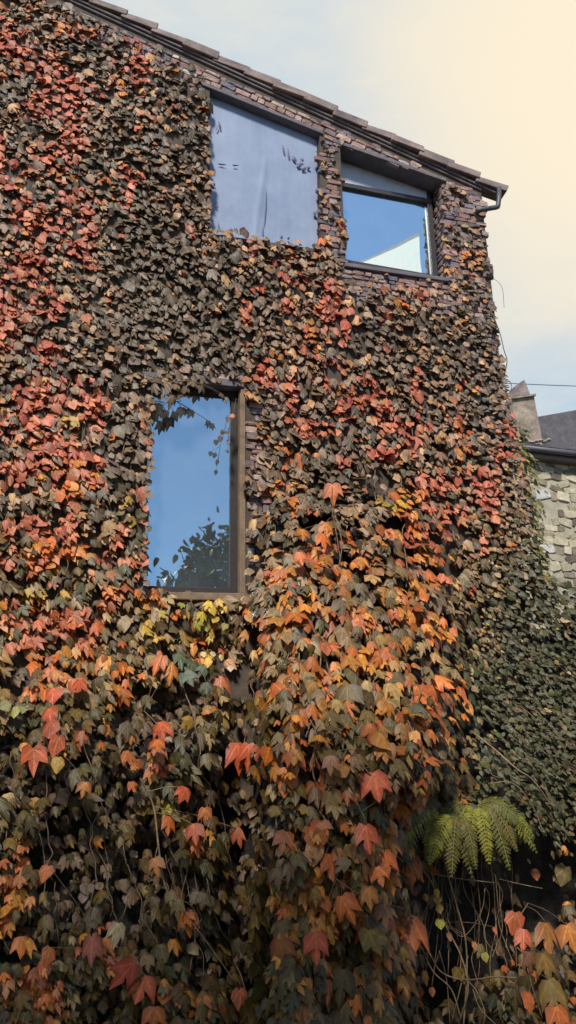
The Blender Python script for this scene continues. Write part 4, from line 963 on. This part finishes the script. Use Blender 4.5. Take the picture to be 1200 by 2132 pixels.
# tall white gabled house further along, its sunlit end mirrored in the upper pane
Mi = np.array([0, 2*y2-CAM[1], CAM[2]]); y2_ = y2
rayd = lambda px_, py_: (un(px_, py_, y2_)-Mi)
pB_ = Mi+rayd(872, 491)*(9.8/rayd(872, 491)[0]); nW = np.array([-1, -.28, 0]); dA = rayd(752, 549)
pA_ = Mi+dA*(((pB_-Mi)@nW)/(dA@nW))
tang = np.array([.28, -1, 0])/math.hypot(.28, 1); back = np.array([.41, -.91, 0])/math.hypot(.41, .91)
la = float((pA_-pB_)@tang); rise = (pA_[2]-pB_[2])/la; half = la*1.15
def wp(u_, z, b): q = pB_+tang*u_+back*b; return (q[0], q[1], z)
zb, zr = pB_[2], pB_[2]+rise*half
o = tag(empty('white_house', wp(half, -.3, 3)), 'tall white rendered gable house mirrored as a pale triangle in the upper pane', 'house')
V = [wp(0, -.3, 0), wp(2*half, -.3, 0), wp(2*half, zb, 0), wp(half, zr, 0), wp(0, zb, 0)]+[wp(0, -.3, 7), wp(2*half, -.3, 7), wp(2*half, zb, 7), wp(half, zr, 7), wp(0, zb, 7)]
m_render = mat_mottled('white_render', (.84, .84, .8), (.9, .9, .87), 3, .9, .2, .01)
link('wall', fix(mesh_from(V, [(0, 1, 2, 3, 4), (9, 8, 7, 6, 5), (0, 4, 9, 5), (1, 6, 7, 2), (0, 5, 6, 1)])), m_render, o)
for u0_, z0_, u1_, z1_ in ((0, zb, half, zr), (2*half, zb, half, zr)):
    V = [wp(u0_, z0_+.003, .02), wp(u1_, z1_+.003, .02), wp(u1_, z1_+.003, 7), wp(u0_, z0_+.003, 7)]; V += [(x, y, z+.12) for x, y, z in V]
    link('roof', fix(mesh_from(V, [(3, 2, 1, 0), (4, 5, 6, 7), (0, 1, 5, 4), (1, 2, 6, 5), (2, 3, 7, 6), (3, 0, 4, 7)])), m_nroof, o)

# ------------------------------------------------------------------ light and sky
SUN_EL, SUN_AZ = RAD(45), math.atan2(-.42, -.9)       # azimuth from +y towards +x
sd = bpy.data.lights.new('sun', 'SUN'); so = bpy.data.objects.new('sun', sd); col.objects.link(so)
sd.energy = 4.2; sd.angle = RAD(9); sd.color = (1, .93, .82)
dirv = Vector((math.sin(SUN_AZ)*math.cos(SUN_EL), math.cos(SUN_AZ)*math.cos(SUN_EL), math.sin(SUN_EL)))
so.rotation_euler = dirv.to_track_quat('Z', 'Y').to_euler(); so.location = (0, -20, 30)
w = bpy.data.worlds.new('World'); scene.world = w; w.use_nodes = True; nt = w.node_tree; nt.nodes.clear()
out = nt.nodes.new('ShaderNodeOutputWorld'); bg = nt.nodes.new('ShaderNodeBackground'); bg2 = nt.nodes.new('ShaderNodeBackground')
sky = nt.nodes.new('ShaderNodeTexSky'); sky.sky_type = 'NISHITA'; sky.sun_disc = False; sky.sun_elevation = SUN_EL; sky.sun_rotation = SUN_AZ; sky.air_density = 1.0; sky.dust_density = 0; sky.ozone_density = 4
nt.links.new(sky.outputs[0], bg.inputs[0]); bg.inputs[1].default_value = .14
tc = nt.nodes.new('ShaderNodeTexCoord'); vec = tc.outputs['Generated']
sp = nt.nodes.new('ShaderNodeSeparateXYZ'); nt.links.new(vec, sp.inputs[0])
n1 = noise(nt, 2.2, 6, .55, vec)
# thin bright cloud veil over the sky behind the house, clear blue on the viewer's side
veil = mth(nt, 'ADD', sp.outputs[1], mth(nt, 'MULTIPLY', mth(nt, 'SUBTRACT', n1.outputs[0], .5), .5))
mr = nt.nodes.new('ShaderNodeMapRange'); nt.links.new(veil, mr.inputs[0]); mr.inputs[1].default_value = -.25; mr.inputs[2].default_value = .35; mr.interpolation_type = 'SMOOTHSTEP'
mp = nt.nodes.new('ShaderNodeMapping'); mp.inputs['Scale'].default_value = (1, 1, 3.4); nt.links.new(vec, mp.inputs[0])
n2_ = noise(nt, 3.6, 8, .6, mp.outputs[0])
cr = ramp(nt, n2_.outputs[0], [(.42, LT(190, 211, 228)), (.74, LT(234, 231, 220))])
# warm brightness low towards +x
gl = unit(un(1290, 150, 50)-CAM); dp = nt.nodes.new('ShaderNodeVectorMath'); dp.operation = 'DOT_PRODUCT'; nt.links.new(vec, dp.inputs[0]); dp.inputs[1].default_value = tuple(gl)
g2 = nt.nodes.new('ShaderNodeMapRange'); nt.links.new(dp.outputs['Value'], g2.inputs[0]); g2.inputs[1].default_value = .955; g2.inputs[2].default_value = 1.0; g2.interpolation_type = 'SMOOTHSTEP'
cc = mixc(nt, cr.outputs[0], (*LT(254, 240, 214), 1), g2.outputs[0], 'MIX')
nt.links.new(cc, bg2.inputs[0]); bg2.inputs[1].default_value = .90
mx = nt.nodes.new('ShaderNodeMixShader'); nt.links.new(mr.outputs[0], mx.inputs[0]); nt.links.new(bg.outputs[0], mx.inputs[1]); nt.links.new(bg2.outputs[0], mx.inputs[2])
nt.links.new(mx.outputs[0], out.inputs[0])
vs = scene.view_settings; vs.view_transform = 'Standard'; vs.look = 'None'; vs.exposure = .15; vs.gamma = 1; vs.use_curve_mapping = False
scene.cycles.max_bounces = 6; scene.cycles.transparent_max_bounces = 8
